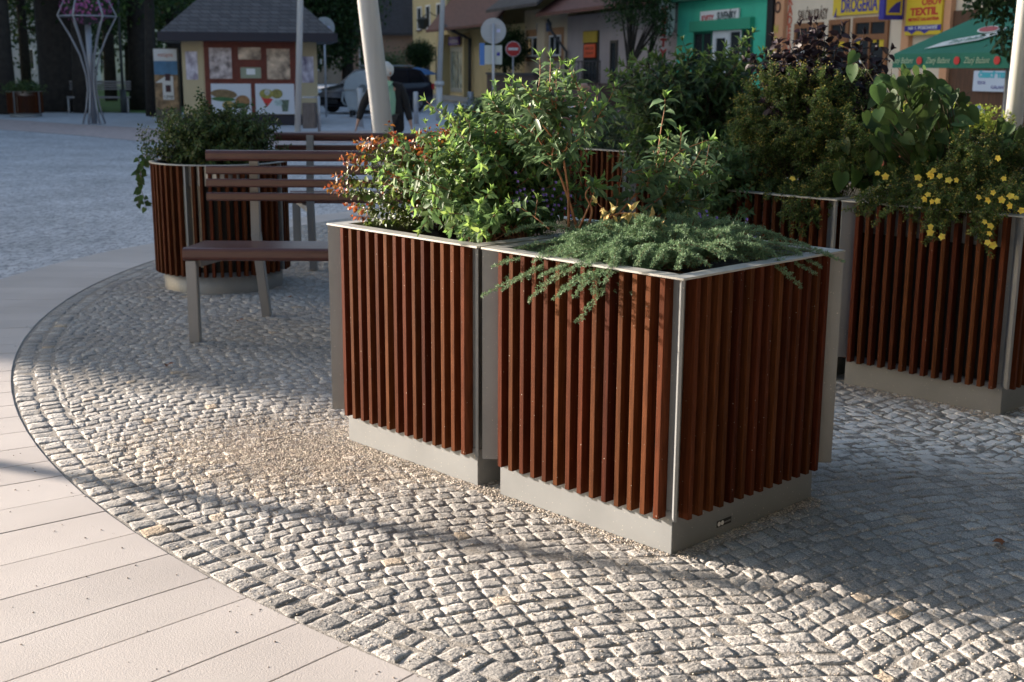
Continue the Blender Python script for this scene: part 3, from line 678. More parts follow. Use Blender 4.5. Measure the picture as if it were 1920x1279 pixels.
# brown shop door zone under the parasol
mb = MB(); mb.box(X(1784), X(1985), -.05, -.001, 0, fz(1800, 20)); mb.build("timber_front", mat("brown_shopfront", (0.10, 0.045, 0.022), .6, var=.3, scale=5, stretch=(6, 6, .6)), R0)
wb = sign(R0, X(1836), X(1925), fz(1870, 172), fz(1870, 133), mat("pale_blue_board", (.62, .70, .82), .5), "white_sign", y=-.12)
letter("ČESKÝ TEXTIL", wb, X(1840), X(1922), fz(1870, 146), fz(1870, 137), P_("cyan_print", (.08, .5, .6)), -.12, bold=.012)
letter("TEXTIL", wb, X(1843), X(1862), fz(1870, 159), fz(1870, 153), m_blue, -.12); letter("GALANTÉRIA", wb, X(1870), X(1915), fz(1870, 167), fz(1870, 161), m_blue, -.12)
# ---------------- turquoise shop
R1, S1, L1 = shop("flower_shop", "turquoise flower and souvenir shop with a white sign board over its door", 1268, 1449)
X1 = lambda px: fs(px)-S1
body(R1, L1-.35, fz(1360, 0)+.2, m_green)
mb = MB(); zc = fz(1340, 3); mb.box(-.05, L1-.4, -.35, 8.9, zc+.08, zc+1.3); mb.build("cornice", m_greend, R1)
mb = MB(); mb.box(L1-.349, L1-.004, -.08, 8.8, 0, 8.5); mb.build("gap_shade", m_dark, R1)  # shade of the gap between the shops, painted as a black slab
zt = fz(1340, 58); mb = MB(); mb.box(X1(1298), X1(1412), -.16, -.001, zt, zt+.32); mb.build("awning_box", mat("turquoise_shutter_box", (.03, .33, .19), .5), R1)
for a, b_, fr in ((1301, 1336, m_greend), (1368, 1390, m_wframe), (1391, 1410, m_greend)):
    win(R1, X1(a), X1(b_), .55, zt-.01, fr, fw=.06, mull=1 if b_-a > 30 else 0, name="shop_window")
win(R1, X1(1337), X1(1367), 0.1, zt-.01, m_wframe, fw=.22, mull=0, name="door")
sb = sign(R1, X1(1313), X1(1385), fz(1350, 49), fz(1350, 19), m_white, "sign_board")
letter("KVETY", sb, X1(1316), X1(1339), fz(1350, 40), fz(1350, 28), m_red, -.07, bold=.01); letter("SUVENÍRY", sb, X1(1343), X1(1382), fz(1350, 39), fz(1350, 24), P_("black_print", (.03, .05, .05)), -.07, bold=.01)
letter("DARČEKY - ČAJE - KERAMIKA", sb, X1(1322), X1(1376), fz(1350, 46), fz(1350, 42), P_("black_print", (.03, .05, .05)), -.07)
# oval hanging sign
hs = thing("hanging_sign", "white oval sign with red letters hanging from the corner of the flower shop", "sign", tuple(F0+FD*fs(1266)), FROT)
za, zb = fz(1266, 68), fz(1266, 0)+.25; mb = MB(); n = 28; cy = -.36; pts = []
for k in range(n):
    a = 2*math.pi*k/n; ex = abs(math.cos(a))**.8*math.copysign(1, math.cos(a)); ez = abs(math.sin(a))**.6*math.copysign(1, math.sin(a)); pts.append((cy+.29*ex, (za+zb)/2+(zb-za)/2*ez))
vs = [(x, y, z) for x in (-.04, .04) for y, z in pts]; mb.add(vs, [tuple(range(n)), tuple(range(2*n-1, n-1, -1))]+[(i, i+n, (i+1) % n+n, (i+1) % n) for i in range(n)])
hb = mb.build("board", m_white, hs); SIDE = Matrix(((0, 0, 1), (1, 0, 0), (0, 1, 0)))
for k, ch in enumerate("KVETY"): text(ch, .34, (.045, cy-.11, zb-.62-k*.34), SIDE, m_red, hb, bold=.02)
for k, ch in enumerate("DARČEK"): text(ch, .20, (.045, cy+.13, zb-.5-k*.29), SIDE, P_("black_print", (.03, .05, .05)), hb)
mb = MB(); mb.box(.041, .046, cy-.18, cy+.16, zb-.36, zb-.12); mb.build("flower_print", mat("flower_print", (.45, .35, .03), .6, var=.6, scale=14, col2=(.1, .35, .05)), hb)
mb = MB(); mb.tube([(0, 0, zb-.5), (0, -.1, zb-.5)], .02, 6); mb.tube([(0, 0, za+.45), (0, -.1, za+.45)], .02, 6); mb.build("bracket", m_gutter, hs)
# ---------------- grey-mauve house with the reclame door
R2, S2, L2 = shop("grey_house", "grey mauve house with a red roof, yellow and orange door posters and railings", 1063, 1268)
X2 = lambda px: fs(px)-S2
m_mauve = wall_mat("mauve_render", (0.37, 0.315, 0.31)); m_base = wall_mat("brown_plinth", (0.13, 0.085, 0.075))
ze = fz(1150, 22)
body(R2, L2-.02, ze, m_mauve); pitched(R2, -.9, L2+.1, ze+.25, 3.6, m_redtile, over=1.1)
mb = MB(); mb.box(.01, L2-.03, -.06, -.001, 0, 1.05); mb.build("plinth", m_base, R2)
mb = MB(); mb.box(X2(1075), X2(1172), -.95, -.061, .0, .98); mb.build("stair_landing", m_base, R2)
win(R2, X2(1095), X2(1123), 1.0, fz(1108, 58), P_("dark_frame", (.03, .025, .02)), mull=0, name="door", fw=.1)
win(R2, X2(1145), X2(1158), 1.0, fz(1150, 76), P_("dark_frame", (.03, .025, .02)), mull=0, name="door", fw=.1)
sign(R2, X2(1096), X2(1122), fz(1108, 80), fz(1108, 59), mat("old_yellow_board", (.42, .28, .01), .6, var=.3, scale=20), "yellow_sign", y=-.09)
og = sign(R2, X2(1098), X2(1119), fz(1108, 108), fz(1108, 83), P_("orange_poster", (.75, .09, .02)), "orange_sign", y=-.09)
letter("AKCIA", og, X2(1100), X2(1117), fz(1108, 94), fz(1108, 88), P_("dark_print", (.15, .02, .01)), -.09); letter("ZĽAVY", og, X2(1101), X2(1116), fz(1108, 103), fz(1108, 98), P_("dark_print", (.15, .02, .01)), -.09)
mb = MB()
for k in range(15):
    xx = X2(1076)+(X2(1170)-X2(1076))*k/14; mb.tube([(xx, -.93, .98), (xx, -.93, 1.85)], .018, 5)
mb.tube([(X2(1076), -.93, 1.86), (X2(1170), -.93, 1.86)], .025, 6); mb.tube([(X2(1076), -.93, 1.15), (X2(1170), -.93, 1.15)], .02, 6); mb.build("railing", P_("dark_iron", (.035, .03, .03)), R2)
pipe(R2, [(-.3, -.75, ze-.1), (-.2, -.6, ze-.6), (.25, -.12, ze-1.4), (.25, -.12, 0)], .06, m_gutter)
# ---------------- beige house with two windows
R3, S3, L3 = shop("beige_house", "beige house with two white framed windows and a blue sign between the trees", 983, 1063)
X3 = lambda px: fs(px)-S3
ze3 = fz(1020, 16); body(R3, L3-.02, ze3, wall_mat("beige_render", (0.62, 0.50, 0.36))); pitched(R3, -1.5, L3+.2, ze3+.2, 4.2, mat("brown_roof", (.06, .05, .05), .8, var=.3, scale=3), over=1.4)
mb = MB(); mb.box(.01, L3-.03, -.05, -.001, 0, 1.0); mb.build("plinth", m_base, R3)
m_surr = wall_mat("ochre_surround", (0.42, 0.22, 0.11))
for a, b_ in ((990, 1011), (1032, 1053)):
    mb = MB(); mb.box(X3(a)-.25, X3(b_)+.25, -.03, -.001, 1.9, fz(1040, 66)+.3); mb.build("window_surround", m_surr, R3)
    win(R3, X3(a), X3(b_), 2.1, fz(1040, 66), m_wframe, mull=1, depth=.05, sill=m_base, yo=-.03)
s3 = sign(R3, X3(1008), X3(1034), fz(1020, 60), fz(1020, 43), P_("dull_blue_board", (.03, .08, .20)), "blue_sign")
letter("PEDIKÚRA", s3, X3(1015), X3(1032), fz(1020, 55), fz(1020, 49), P_("faint_print", (.15, .2, .35)), -.07)
mb = MB(); mb.box(X3(1012), X3(1026), -.14, -.001, 0, 3.6); mb.build("porch_post", wall_mat("beige_render", (.5, .4, .27)), R3)
# ---------------- yellow two-storey house with the red tiled wing
R4, S4, L4 = shop("yellow_house", "yellow house with narrow upper windows and a low red tiled wing", 775, 984)
X4 = lambda px: fs(px)-S4
m_yel = wall_mat("yellow_render", (0.56, 0.46, 0.25)); xw = X4(838)
body(R4, xw, 14.0, m_yel)
body(R4, L4-xw-.02, fz(900, 52), m_yel, x0=xw+.004, name="wing_wall"); pitched(R4, xw, L4-1.0, fz(900, 50)+.1, 6.5, m_redtile, over=1.2, name="wing_roof")
for a, b_ in ((784, 792), (800, 808), (820, 828)):
    win(R4, X4(a), X4(b_), fz(800, 55), fz(800, 10), m_wframe, m_glass, mull=0, fw=.1, sill=m_base)
for a, b_, t in ((781, 786, 92), (800, 806, 90), (818, 824, 92)):
    win(R4, X4(a), X4(b_), .3, fz(800, t), P_("dark_frame", (.03, .025, .02)), mull=0, fw=.1, name="shop_window")
w4 = win(R4, X4(846), X4(873), .3, fz(860, 88), P_("grey_frame", (.30, .32, .30)), mat("poster_glass", (.07, .12, .13), .2, var=.6, scale=2.0, col2=(.25, .30, .28)), mull=1, fw=.22, name="shop_window")
mb = MB(); mb.box(X4(838)-.4, X4(846)-.3, -.5, -.001, 0, fz(900, 60)); mb.build("pillar", m_yel, R4)
mb = MB(); mb.box(X4(874)+.3, X4(880), -.3, -.001, 0, fz(900, 60)); mb.build("pillar", m_yel, R4)
s4 = sign(R4, X4(847), X4(866), fz(856, 85), fz(856, 69), P_("violet_board", (.07, .02, .25)), "violet_sign", y=-.2, th=.1)
letter("MODA", s4, X4(850), X4(864), fz(856, 81), fz(856, 75), m_white, -.2)
pipe(R4, [(X4(876), -1.2, fz(880, 48)), (X4(880), -.9, fz(880, 58)), (X4(886), -.15, fz(880, 74)), (X4(886), -.15, 0)], .09, m_gutter)
# ---------------- dark slate roofed house and far walls behind the park
def far_house(label, pa, pb, pt, dist, h, mw, mr, rise=4, depth=9, name="town_house"):
    a = at(pa, 130, dist); b_ = at(pb, 130, dist); root = thing(name, label, "building", (a.x, a.y, 0)); L_ = b_.x-a.x
    body(root, L_, h, mw, depth=depth); pitched(root, -.5, L_+.5, h+.1, rise, mr, depth=depth)
    k = 0; x = 1.2
    while x < L_-1.6:
        win(root, x, x+1.1, 1.3, 2.9, m_wframe, mull=1, name="window"); x += 3.0
    return root
far_house("pinkish house with a big slate roof behind the lime bush", 640, 786, 0, 84, 3.8, wall_mat("pink_render", (.34, .22, .17)), m_slate, rise=11, depth=14)
far_house("pale grey house seen between the park trunks at far left", -60, 120, 0, 100, 7.0, wall_mat("pale_grey_render", (.42, .43, .45)), m_slate)
far_house("whitish house wall seen between the park trunks", 150, 330, 0, 120, 6.5, wall_mat("whitish_render", (.48, .48, .47)), m_redtile)
far_house("long house behind the dark trees, right of the park", 330, 640, 0, 125, 7.5, wall_mat("brown_render", (.20, .16, .13)), m_slate)
# brown boundary wall and steps along the houses
wl = thing("boundary_wall", "low brown wall in front of the beige house", "wall", tuple(F0+FD*fs(965)+FN*1.2), FROT)
mb = MB(); mb.box(0, fs(1060)-fs(965), -.15, .15, 0, 1.3); mb.build("wall", m_base, wl); mb = MB(); mb.box(-.05, fs(1060)-fs(965)+.05, -.2, .2, 1.301, 1.4); mb.build("coping", m_gutter, wl)
m_kerb = mat("kerb_stone", (.38, .36, .33), .8, var=.1, scale=4)
mb = MB(); s_a = fs(850); s_b = fs(1900)
M = Matrix.Translation(F0) @ Matrix.Rotation(FROT, 4, 'Z'); mb.box(s_a-10, s_b+4, -2.6, 0, -.02, .10, 0, M); tag(mb.build("pavement", m_kerb), kind='structure')
# ============================================================ foliage tools
def frames(D, Nv):
    D = D/np.maximum(np.linalg.norm(D, axis=1, keepdims=True), 1e-9)
    N_ = Nv-D*(Nv*D).sum(1, keepdims=True); N_ = N_/np.maximum(np.linalg.norm(N_, axis=1, keepdims=True), 1e-9)
    return D, np.cross(N_, D), N_
LEAF8 = dict(v=np.array([[0, 0, 0], [.30, 0, -.03], [.30, .46, .08], [.30, -.46, .08], [.66, 0, -.05], [.66, .38, .05], [.66, -.38, .05], [1, 0, -.16]]),
             t=np.array([[0, 3, 1], [0, 1, 2], [4, 6, 7], [5, 4, 7]]), q=np.array([[1, 3, 6, 4], [2, 1, 4, 5]]))
LEAF4 = dict(v=np.array([[0, 0, 0], [.5, .46, .07], [.5, -.46, .07], [1, 0, -.1]]), t=np.array([[0, 2, 3], [0, 3, 1]]), q=np.zeros((0, 4), int))
def heart_leaf():
    """rounded heart outline fanned about the midrib"""
    out = [(0, 0), (-.10, .13), (-.10, .30), (.03, .44), (.22, .50), (.42, .46), (.62, .34), (.80, .18), (1.0, 0)]
    v = [[x, y, .16*abs(y)*2*(1-.5*x)-.20*max(0, x)**2] for x, y in out]; v += [[x, -y, z] for (x, y), (_, _, z) in zip(out[1:-1], v[1:-1])]
    m = len(v); v += [[.12, 0, -.02], [.40, 0, -.05], [.70, 0, -.11]]
    up_ = [0, 1, 2, 3, 4, 5, 6, 7, 8]; lo_ = [0, 9, 10, 11, 12, 13, 14, 15, 8]; t = []
    for k in range(8):
        a = m if k < 3 else (m+1 if k < 6 else m+2)
        t += [[a, up_[k+1], up_[k]], [a, lo_[k], lo_[k+1]]]
    t += [[m, m+1, up_[3]], [m+1, m, lo_[3]], [m+1, m+2, up_[6]], [m+2, m+1, lo_[6]]]
    return dict(v=np.array(v), t=np.array(t), q=np.zeros((0, 4), int))
HEART = heart_leaf()
def leaves(name, P, D, Nv, L_, Wd, m, parent, tpl=LEAF8, smooth=True):
    P = np.asarray(P, float); n = len(P)
    if n == 0: return None
    D, Y, N_ = frames(np.asarray(D, float), np.asarray(Nv, float)); L_ = np.broadcast_to(L_, (n,))[:, None, None]; Wd = np.broadcast_to(Wd, (n,))[:, None, None]
    v = tpl['v']; k = len(v)
    curl = RNG.uniform(.4, 1.8, (n, 1, 1)); twist = RNG.uniform(-.06, .06, (n, 1, 1))
    X = v[None, :, 0:1]*L_; Yc = v[None, :, 1:2]*Wd; Z = v[None, :, 2:3]*L_*curl + v[None, :, 0:1]*v[None, :, 1:2]*twist*L_*2
    VV = P[:, None, :]+X*D[:, None, :]+Yc*Y[:, None, :]+Z*N_[:, None, :]
    off = (np.arange(n)*k)[:, None, None]; fc = []
    if len(tpl['t']): fc.append((tpl['t'][None]+off).reshape(-1, 3))
    if len(tpl['q']): fc.append((tpl['q'][None]+off).reshape(-1, 4))
    return mesh_np(name, VV.reshape(-1, 3), fc, m, parent, smooth=smooth)
class LS:
    """leaf list"""
    def __init__(s): s.P = []; s.D = []; s.N = []; s.L = []; s.W = []
    def add(s, P, D, N, L_, W_): s.P.append(tuple(P)); s.D.append(tuple(D)); s.N.append(tuple(N)); s.L.append(L_); s.W.append(W_)
    def build(s, name, m, parent, tpl=LEAF8): return leaves(name, s.P, s.D, s.N, np.array(s.L), np.array(s.W), m, parent, tpl)
def bez(a, c, b, n=7):
    return [a*(1-t)**2+c*2*t*(1-t)+b*t*t for t in [i/(n-1) for i in range(n)]]
def along(pts, f):
    f = max(0, min(.9999, f))*(len(pts)-1); i = int(f); return pts[i].lerp(pts[i+1], f-i), (pts[i+1]-pts[i]).normalized()
def plen(pts): return sum((pts[i+1]-pts[i]).length for i in range(len(pts)-1))
rv = lambda s=1.0: Vector((random.gauss(0, s), random.gauss(0, s), random.gauss(0, s)))
def dress(ls, pts, f0, sp, ll, lw, out=.75, tipfn=None, shrink=.45, whorl=True, jit=.25, sag=0.25, per=2):
    """put opposite leaves along a stem from fraction f0 to the tip"""
    T = plen(pts); n = max(2, int(T*(1-f0)/sp)); ph = random.random()*6.28
    for i in range(n):
        f = f0+(1-f0)*(i+random.random()*.3)/n; p, d = along(pts, f); x = d.orthogonal().normalized(); y = d.cross(x); ph += 1.57+random.gauss(0, .25)
        g = 1-shrink*((f-f0)/(1-f0+1e-6))**2*1.0
        for k in range(per):
            a = ph+2*math.pi*k/per; o = x*math.cos(a)+y*math.sin(a)
            D = (d*(1-out)+o*out+rv(jit*.6)-Vector((0, 0, sag*random.uniform(-.6, 2.4)))).normalized(); N = (d*.7+Vector((0, -.25, .55))+rv(jit*1.2)).normalized(); N = Matrix.Rotation(random.uniform(-.95, .95), 3, D) @ N
            s_ = g*random.uniform(.75, 1.15); (tipfn(f) if tipfn else ls).add(p+o*.002, D, N, ll*s_, lw*s_)
    if whorl:
        p, d = pts[-1], (pts[-1]-pts[-2]).normalized(); x = d.orthogonal().normalized(); y = d.cross(x)
        for k in range(4):
            a = k*1.57+ph; o = x*math.cos(a)+y*math.sin(a); D = (d*.85+o*.45).normalized()
            (tipfn(1.0) if tipfn else ls).add(p, D, (o*-1+d*.2), ll*random.uniform(.35, .7), lw*random.uniform(.35, .6))
def ell(c, r, shell=.55, zmin=-1):
    while True:
        v = Vector((random.gauss(0, 1), random.gauss(0, 1), random.gauss(0, 1))).normalized()*random.uniform(shell, 1.0)
        if v.z > zmin: return Vector((c[0]+v.x*r[0], c[1]+v.y*r[1], c[2]+v.z*r[2]))
def inside(c, r):
    return ell(c, r, 0.05)
LEAFS = {}
def lm(name, col, var=.35, rough=.52, trans=.28, hue=.02, spec=.28):
    return mat(name, col, rough, island=var, hue=hue, trans=trans, spec=spec)
m_bark = mat("reddish_twig_bark", (0.22, 0.10, 0.055), .7, var=.4, scale=60); m_barkd = mat("dark_twig_bark", (0.055, 0.035, 0.025), .8, var=.4, scale=50)
def shrub(root, base, brad, tips, m_leaf, ll, lw, sp=.022, f0=.4, twigs=2, tw_len=.12, m_stem=None, r=.0035, out=.75, tpl=LEAF8, lift=.55, tipmat=None, tipf=.85, name="foliage", per=2, shrink=.45, sides=5, whorl=True):
    A = LS(); B = LS(); st = MB(); base = Vector(base)
    fn = (lambda f: B if f > tipf else A) if tipmat else None
    for t in tips:
        t = Vector(t); b = base+Vector((random.uniform(-1, 1)*brad, random.uniform(-1, 1)*brad, 0))
        c = b.lerp(t, lift*.6)+Vector((0, 0, (t.z-b.z)*.35))+rv(.02); pts = bez(b, c, t, 7)
        st.tube(pts, [r, r*.95, r*.9, r*.8, r*.65, r*.5, r*.3], sides)
        dress(A, pts, f0, sp, ll, lw, out, fn, shrink, per=per, whorl=whorl)
        for k in range(twigs):
            f = random.uniform(max(.25, f0-.15), .93); p, d = along(pts, f); o = (rv(1)+d*.9+Vector((0, 0, .25))).normalized(); L_ = tw_len*random.uniform(.5, 1.2)
            q = bez(p, p+o*L_*.5, p+(o+d*.35+Vector((0, 0, .15))).normalized()*L_, 4); st.tube(q, [r*.5, r*.45, r*.35, r*.2], 4)
            dress(A, q, .15, sp, ll*.9, lw*.9, out, fn, shrink, per=per, whorl=whorl)
    A.build(name, m_leaf, root, tpl)
    if tipmat: B.build("young_leaves", tipmat, root, tpl)
    st.build("stems", m_stem or m_bark, root)
def plant(name, label, loc, group=None, cat="shrub"):
    return thing(name, label, cat, tuple(loc), 0, group)
def rel(root, P): return Vector(P)-root.location
# ---------------------------------------------------------------- planter B
m_lgreen = lm("fresh_green_leaf", (0.090, 0.165, 0.062), .35, .52, .30, .018); m_lyoung = lm("young_lime_leaf", (0.16, 0.27, 0.07), .25, .5, .42, .02)
m_bgreen = lm("barberry_green_leaf", (0.085, 0.13, 0.028), .45, .45, .25, .03); m_bred = lm("barberry_red_leaf", (0.24, 0.095, 0.024), .5, .35, .35, .03)
cB = P_B+U*.47+V*.47; SO = HR-.07
b1 = plant("barberry_shrub", "red and orange tipped small leaved shrub at the left end of its planter", (P_B+U*.74+V*.52)+Vector((0, 0, SO)))
tips = []
for i in range(150):
    q = ell((-.02, 0, .27), (.26, .23, .225), .55, -.75); tips.append(q)
# sprigs that lean over the left edge
for px, py in ((612, 352), (628, 330), (640, 300), (668, 268), (700, 258), (735, 252), (650, 385), (680, 262), (625, 345), (655, 290), (720, 262), (663, 405)):
    tips.append(rel(b1, at(px, py, 5.22+random.uniform(-.1, .1))))
shrub(b1, (0, 0, 0), .05, tips, m_bgreen, .031, .022, sp=.0105, f0=.38, twigs=4, tw_len=.08, m_stem=m_barkd, r=.003, out=.7, tipmat=m_bred, tipf=.88, shrink=.2)
b2 = plant("green_shrub", "dense bright green leafy bush filling the right of the same planter as the red-tipped shrub", (P_B+U*.36+V*.45)+Vector((0, 0, SO)))
tips = [ell((0.03, 0.02, .30), (.40, .36, .26), .5, -.8) for i in range(200)]
for px, py, d in ((800, 190, 4.95), (830, 205, 5.0), (845, 225, 4.9), (780, 250, 4.9), (740, 270, 4.9), (880, 225, 4.9), (910, 235, 4.95), (935, 215, 5.1), (715, 300, 4.95), (700, 320, 5.0), (950, 250, 5.0), (860, 250, 4.8),
                  (760, 330, 4.75), (720, 345, 4.8), (900, 300, 4.7), (840, 400, 4.55), (880, 420, 4.5), (900, 380, 4.55), (810, 360, 4.6), (770, 390, 4.65), (905, 435, 4.45), (930, 400, 4.5)):
    tips.append(rel(b2, at(px, py, d)))
shrub(b2, (0, 0, 0), .13, tips, m_lgreen, .060, .027, sp=.022, f0=.45, twigs=2, tw_len=.11, m_stem=m_bark, r=.0035, tipmat=m_lyoung, tipf=.93)
# ---------------------------------------------------------------- planter A
m_hyp = lm("hypericum_leaf", (0.105, 0.175, 0.085), .32, .42, .30, .015); m_yleaf = lm("yellowed_leaf", (0.50, 0.40, 0.16), .3, .5, .4, .02)
cA = P_A+U*.47+V*.47
a1 = plant("tall_hypericum", "tall sparse shrub with orange-brown stems and grey-green leaf pairs behind the juniper", (at(1120, 428, 4.75)))
a1.location = (at(1120, 428, 4.75).x, at(1120, 428, 4.75).y, SO)
A = LS(); B = LS(); Yl = LS(); st = MB()
fn = lambda f: B if f > .95 else A
def stem_px(path, r0=.006, f0=.35, sp=.024, ll=.070, lw=.027, tw=0, twl=.1, sub=7, ls=A, f=fn, out=.72, twf=(.3, .95), shr=.45):
    P = [rel(a1, at(px, py, d)) for px, py, d in path]
    # Catmull-Rom
    Q = [P[0]]+P+[P[-1]]; pts = []
    for i in range(1, len(Q)-2):
        for k in range(sub):
            t = k/sub; p0, p1, p2, p3 = Q[i-1], Q[i], Q[i+1], Q[i+2]
            pts.append(.5*((2*p1)+(p2-p0)*t+(2*p0-5*p1+4*p2-p3)*t*t+(3*p1-p0-3*p2+p3)*t**3))
    pts.append(P[-1]); n = len(pts); st.tube(pts, [r0*(1-.75*i/(n-1)) for i in range(n)], 6)
    dress(ls, pts, f0, sp, ll, lw, out, f, shr)
    for k in range(int(tw*1.25)):
        fr = random.uniform(*twf); p, d = along(pts, fr); o = (rv(1)+d*1.1+Vector((0, 0, .3))).normalized(); L_ = twl*random.uniform(.5, 1.25)
        q = bez(p, p+o*L_*.5, p+(o+Vector((0, 0, .3))).normalized()*L_, 5); st.tube(q, [r0*.4, r0*.35, r0*.3, r0*.22, r0*.15], 5)
        dress(ls, q, .1, sp*.95, ll*.92, lw*.92, out, f, .45)
D0 = 4.75
stem_px([(1082, 430, D0), (1068, 380, D0), (1050, 330, D0), (1035, 300, D0), (1000, 235, 4.8), (1012, 150, 4.85), (1012, 108, 4.85)], .0062, .50, tw=13, twl=.13, twf=(.35, .74))
stem_px([(1066, 425, D0), (1065, 360, D0), (1055, 290, D0), (1045, 240, D0), (1035, 190, 4.7), (1030, 165, 4.7)], .006, .42, tw=12, twl=.15)
stem_px([(1055, 300, D0), (1070, 250, 4.7), (1090, 190, 4.68), (1080, 155, 4.68)], .004, .1, tw=7, twl=.11)
stem_px([(1050, 290, D0), (1085, 260, 4.65), (1115, 230, 4.6), (1128, 205, 4.6)], .004, .1, tw=4, twl=.10)
stem_px([(1040, 290, D0), (1000, 250, 4.85), (960, 225, 4.9), (930, 205, 4.95), (925, 190, 4.95)], .004, .1, tw=8, twl=.12)
stem_px([(1045, 270, D0), (1010, 225, 4.7), (985, 195, 4.75), (968, 180, 4.75)], .004, .1, tw=6, twl=.1)
stem_px([(1040, 320, D0), (1010, 300, 4.8), (985, 280, 4.85), (965, 262, 4.85)], .004, .1, tw=5, twl=.1)
stem_px([(1100, 430, 4.7), (1110, 395, 4.7), (1098, 365, 4.7), (1112, 345, 4.7)], .006, .9, tw=0)
stem_px([(1085, 430, 4.7), (1105, 385, 4.7), (1118, 350, 4.72)], .0055, .85, tw=1, twl=.06)
stem_px([(1125, 435, 4.72), (1165, 395, 4.78), (1200, 355, 4.82), (1235, 325, 4.85), (1275, 285, 4.85), (1330, 262, 4.85)], .005, .3, sp=.03, tw=7, twl=.13, twf=(.3, .8))
stem_px([(1225, 330, 4.85), (1233, 290, 4.85), (1240, 240, 4.85), (1246, 205, 4.85), (1247, 185, 4.85)], .0035, .08, sp=.028, ll=.072, lw=.028, shr=.15)
stem_px([(1115, 432, 4.72), (1150, 400, 4.8), (1160, 370, 4.85), (1165, 335, 4.85), (1185, 318, 4.85)], .004, .3, tw=4, twl=.1)
stem_px([(1180, 420, 4.9), (1220, 385, 4.95), (1275, 345, 5.0), (1325, 325, 5.0)], .004, .15, tw=8, twl=.15)
stem_px([(1200, 430, 4.9), (1240, 400, 4.95), (1260, 370, 5.0), (1290, 380, 5.0)], .004, .15, tw=7, twl=.14)
stem_px([(1120, 433, 4.6), (1145, 405, 4.6), (1185, 400, 4.6), (1215, 412, 4.6)], .004, .2, sp=.03, ll=.058, lw=.028, ls=Yl, f=None, tw=3, twl=.07)
stem_px([(1030, 430, 4.6), (1000, 405, 4.65), (960, 380, 4.7)], .004, .5, tw=2, twl=.08)
A.build("foliage", m_hyp, a1); B.build("young_leaves", m_lyoung, a1); Yl.build("yellow_leaves", m_yleaf, a1); st.build("stems", mat("orange_twig_bark", (0.34, 0.15, 0.07), .6, var=.35, scale=60), a1)
# lobelia
m_lob = lm("lobelia_petal", (0.30, 0.20, 0.62), .3, .5, .3, .02); m_lobl = lm("lobelia_leaf", (0.06, 0.12, 0.04), .3)
def lobelia(label, pts, base):
    root = plant("lobelia", label, (base[0], base[1], SO), cat="flower", group="purple lobelia in the front planters")
    A = LS(); F = LS(); st = MB()
    for px, py, d in pts:
        t = rel(root, at(px+random.uniform(-7, 7), py+random.uniform(-6, 6), d)); b = Vector((t.x*.4+random.uniform(-.03, .03), t.y*.4+random.uniform(-.03, .03), 0))
        q = bez(b, b.lerp(t, .5)+Vector((0, 0, .03))+rv(.01), t, 5); st.tube(q, .0011, 4); dress(A, q, .1, .016, .018, .005, whorl=False)
        for k in range(3):
            p, dd = along(q, 1-.12*k)
            for j in range(5):
                a = j*1.256; f = Vector((math.cos(a), -.55, math.sin(a))); F.add(p+Vector((0, -.004, 0)), f, Vector((0, -1, .2)), .0085 if j > 1 else .006, .0065)
    A.build("foliage", m_lobl, root); F.build("petals", m_lob, root, LEAF4); st.build("stems", m_lobl, root)
lobelia("purple flowers between the bright green bush and the bare orange stems", [(x, y, 4.85) for x, y in ((980, 350), (1000, 352), (1012, 350), (972, 355), (1036, 345), (1060, 358), (1075, 370), (1045, 378), (962, 325), (970, 375), (1070, 395), (1030, 365))], at(1020, 430, 4.85))
lobelia("purple flowers at the back of the juniper planter's right side", [(x, y, 4.75) for x, y in ((1318, 405), (1330, 398), (1325, 415), (1345, 412), (1360, 430), (1382, 428), (1402, 415), (1422, 442), (1312, 395), (1350, 420), (1395, 435), (1410, 440))], at(1360, 450, 4.7))
# ---------------------------------------------------------------- creeping juniper
m_jun = lm("juniper_needles", (0.175, 0.275, 0.150), .4, .5, .15, .02); m_junb = mat("juniper_bark", (0.20, 0.09, 0.045), .8, var=.3, scale=60)
ju = plant("creeping_juniper", "blue-green creeping juniper spilling over the rim of the front planter", cA+Vector((0, 0, SO)))
NP = []; ND = []; NL = []; jst = MB()
def strand(pts, dens=.0030, nl=.0125, rr=.55):
    T = plen(pts); n = max(3, int(T/dens)); ph = random.random()*6
    for i in range(n):
        f = i/n; p, d = along(pts, f); x = d.orthogonal().normalized(); y = d.cross(x); ph += 2.4
        o = x*math.cos(ph)+y*math.sin(ph); NP.append(tuple(p)); ND.append(tuple(d*(1-rr)+o*rr+Vector((0, 0, .12)))); NL.append(nl*random.uniform(.7, 1.2)*(1-.35*f))
def jbranch(pts, L0=.085, step=.0125, f0=.12, r=.0028):
    jst.tube(pts, [r*(1-.8*i/(len(pts)-1)) for i in range(len(pts))], 5)
    T = plen(pts); n = int(T*(1-f0)/step); side = 1
    strand(pts[int(len(pts)*.5):], .004)
    for i in range(n):
        f = f0+(1-f0)*i/n; p, d = along(pts, f); lat = d.cross(Vector((0, 0, 1)))
        if lat.length < .1: lat = d.orthogonal()
        lat.normalize(); side = -side; L_ = L0*random.uniform(.5, 1.15)*(1-.72*f)
        o = (lat*side*.75+d*.75+Vector((0, 0, random.uniform(-.1, .45)))+rv(.12)).normalized()
        q = bez(p, p+o*L_*.5, p+(o+d*.5+Vector((0, 0, -.05))).normalized()*L_, 5); strand(q)
        for k in range(5):
            p2, d2 = along(q, .15+.16*k); o2 = (d2+rv(.55)+Vector((0, 0, .15))).normalized(); l2 = L_*.38; strand([p2, p2+o2*l2*.5, p2+(o2+d2*.3).normalized()*l2], .0035, .011)
org = Vector((-.02, -.05, 0))
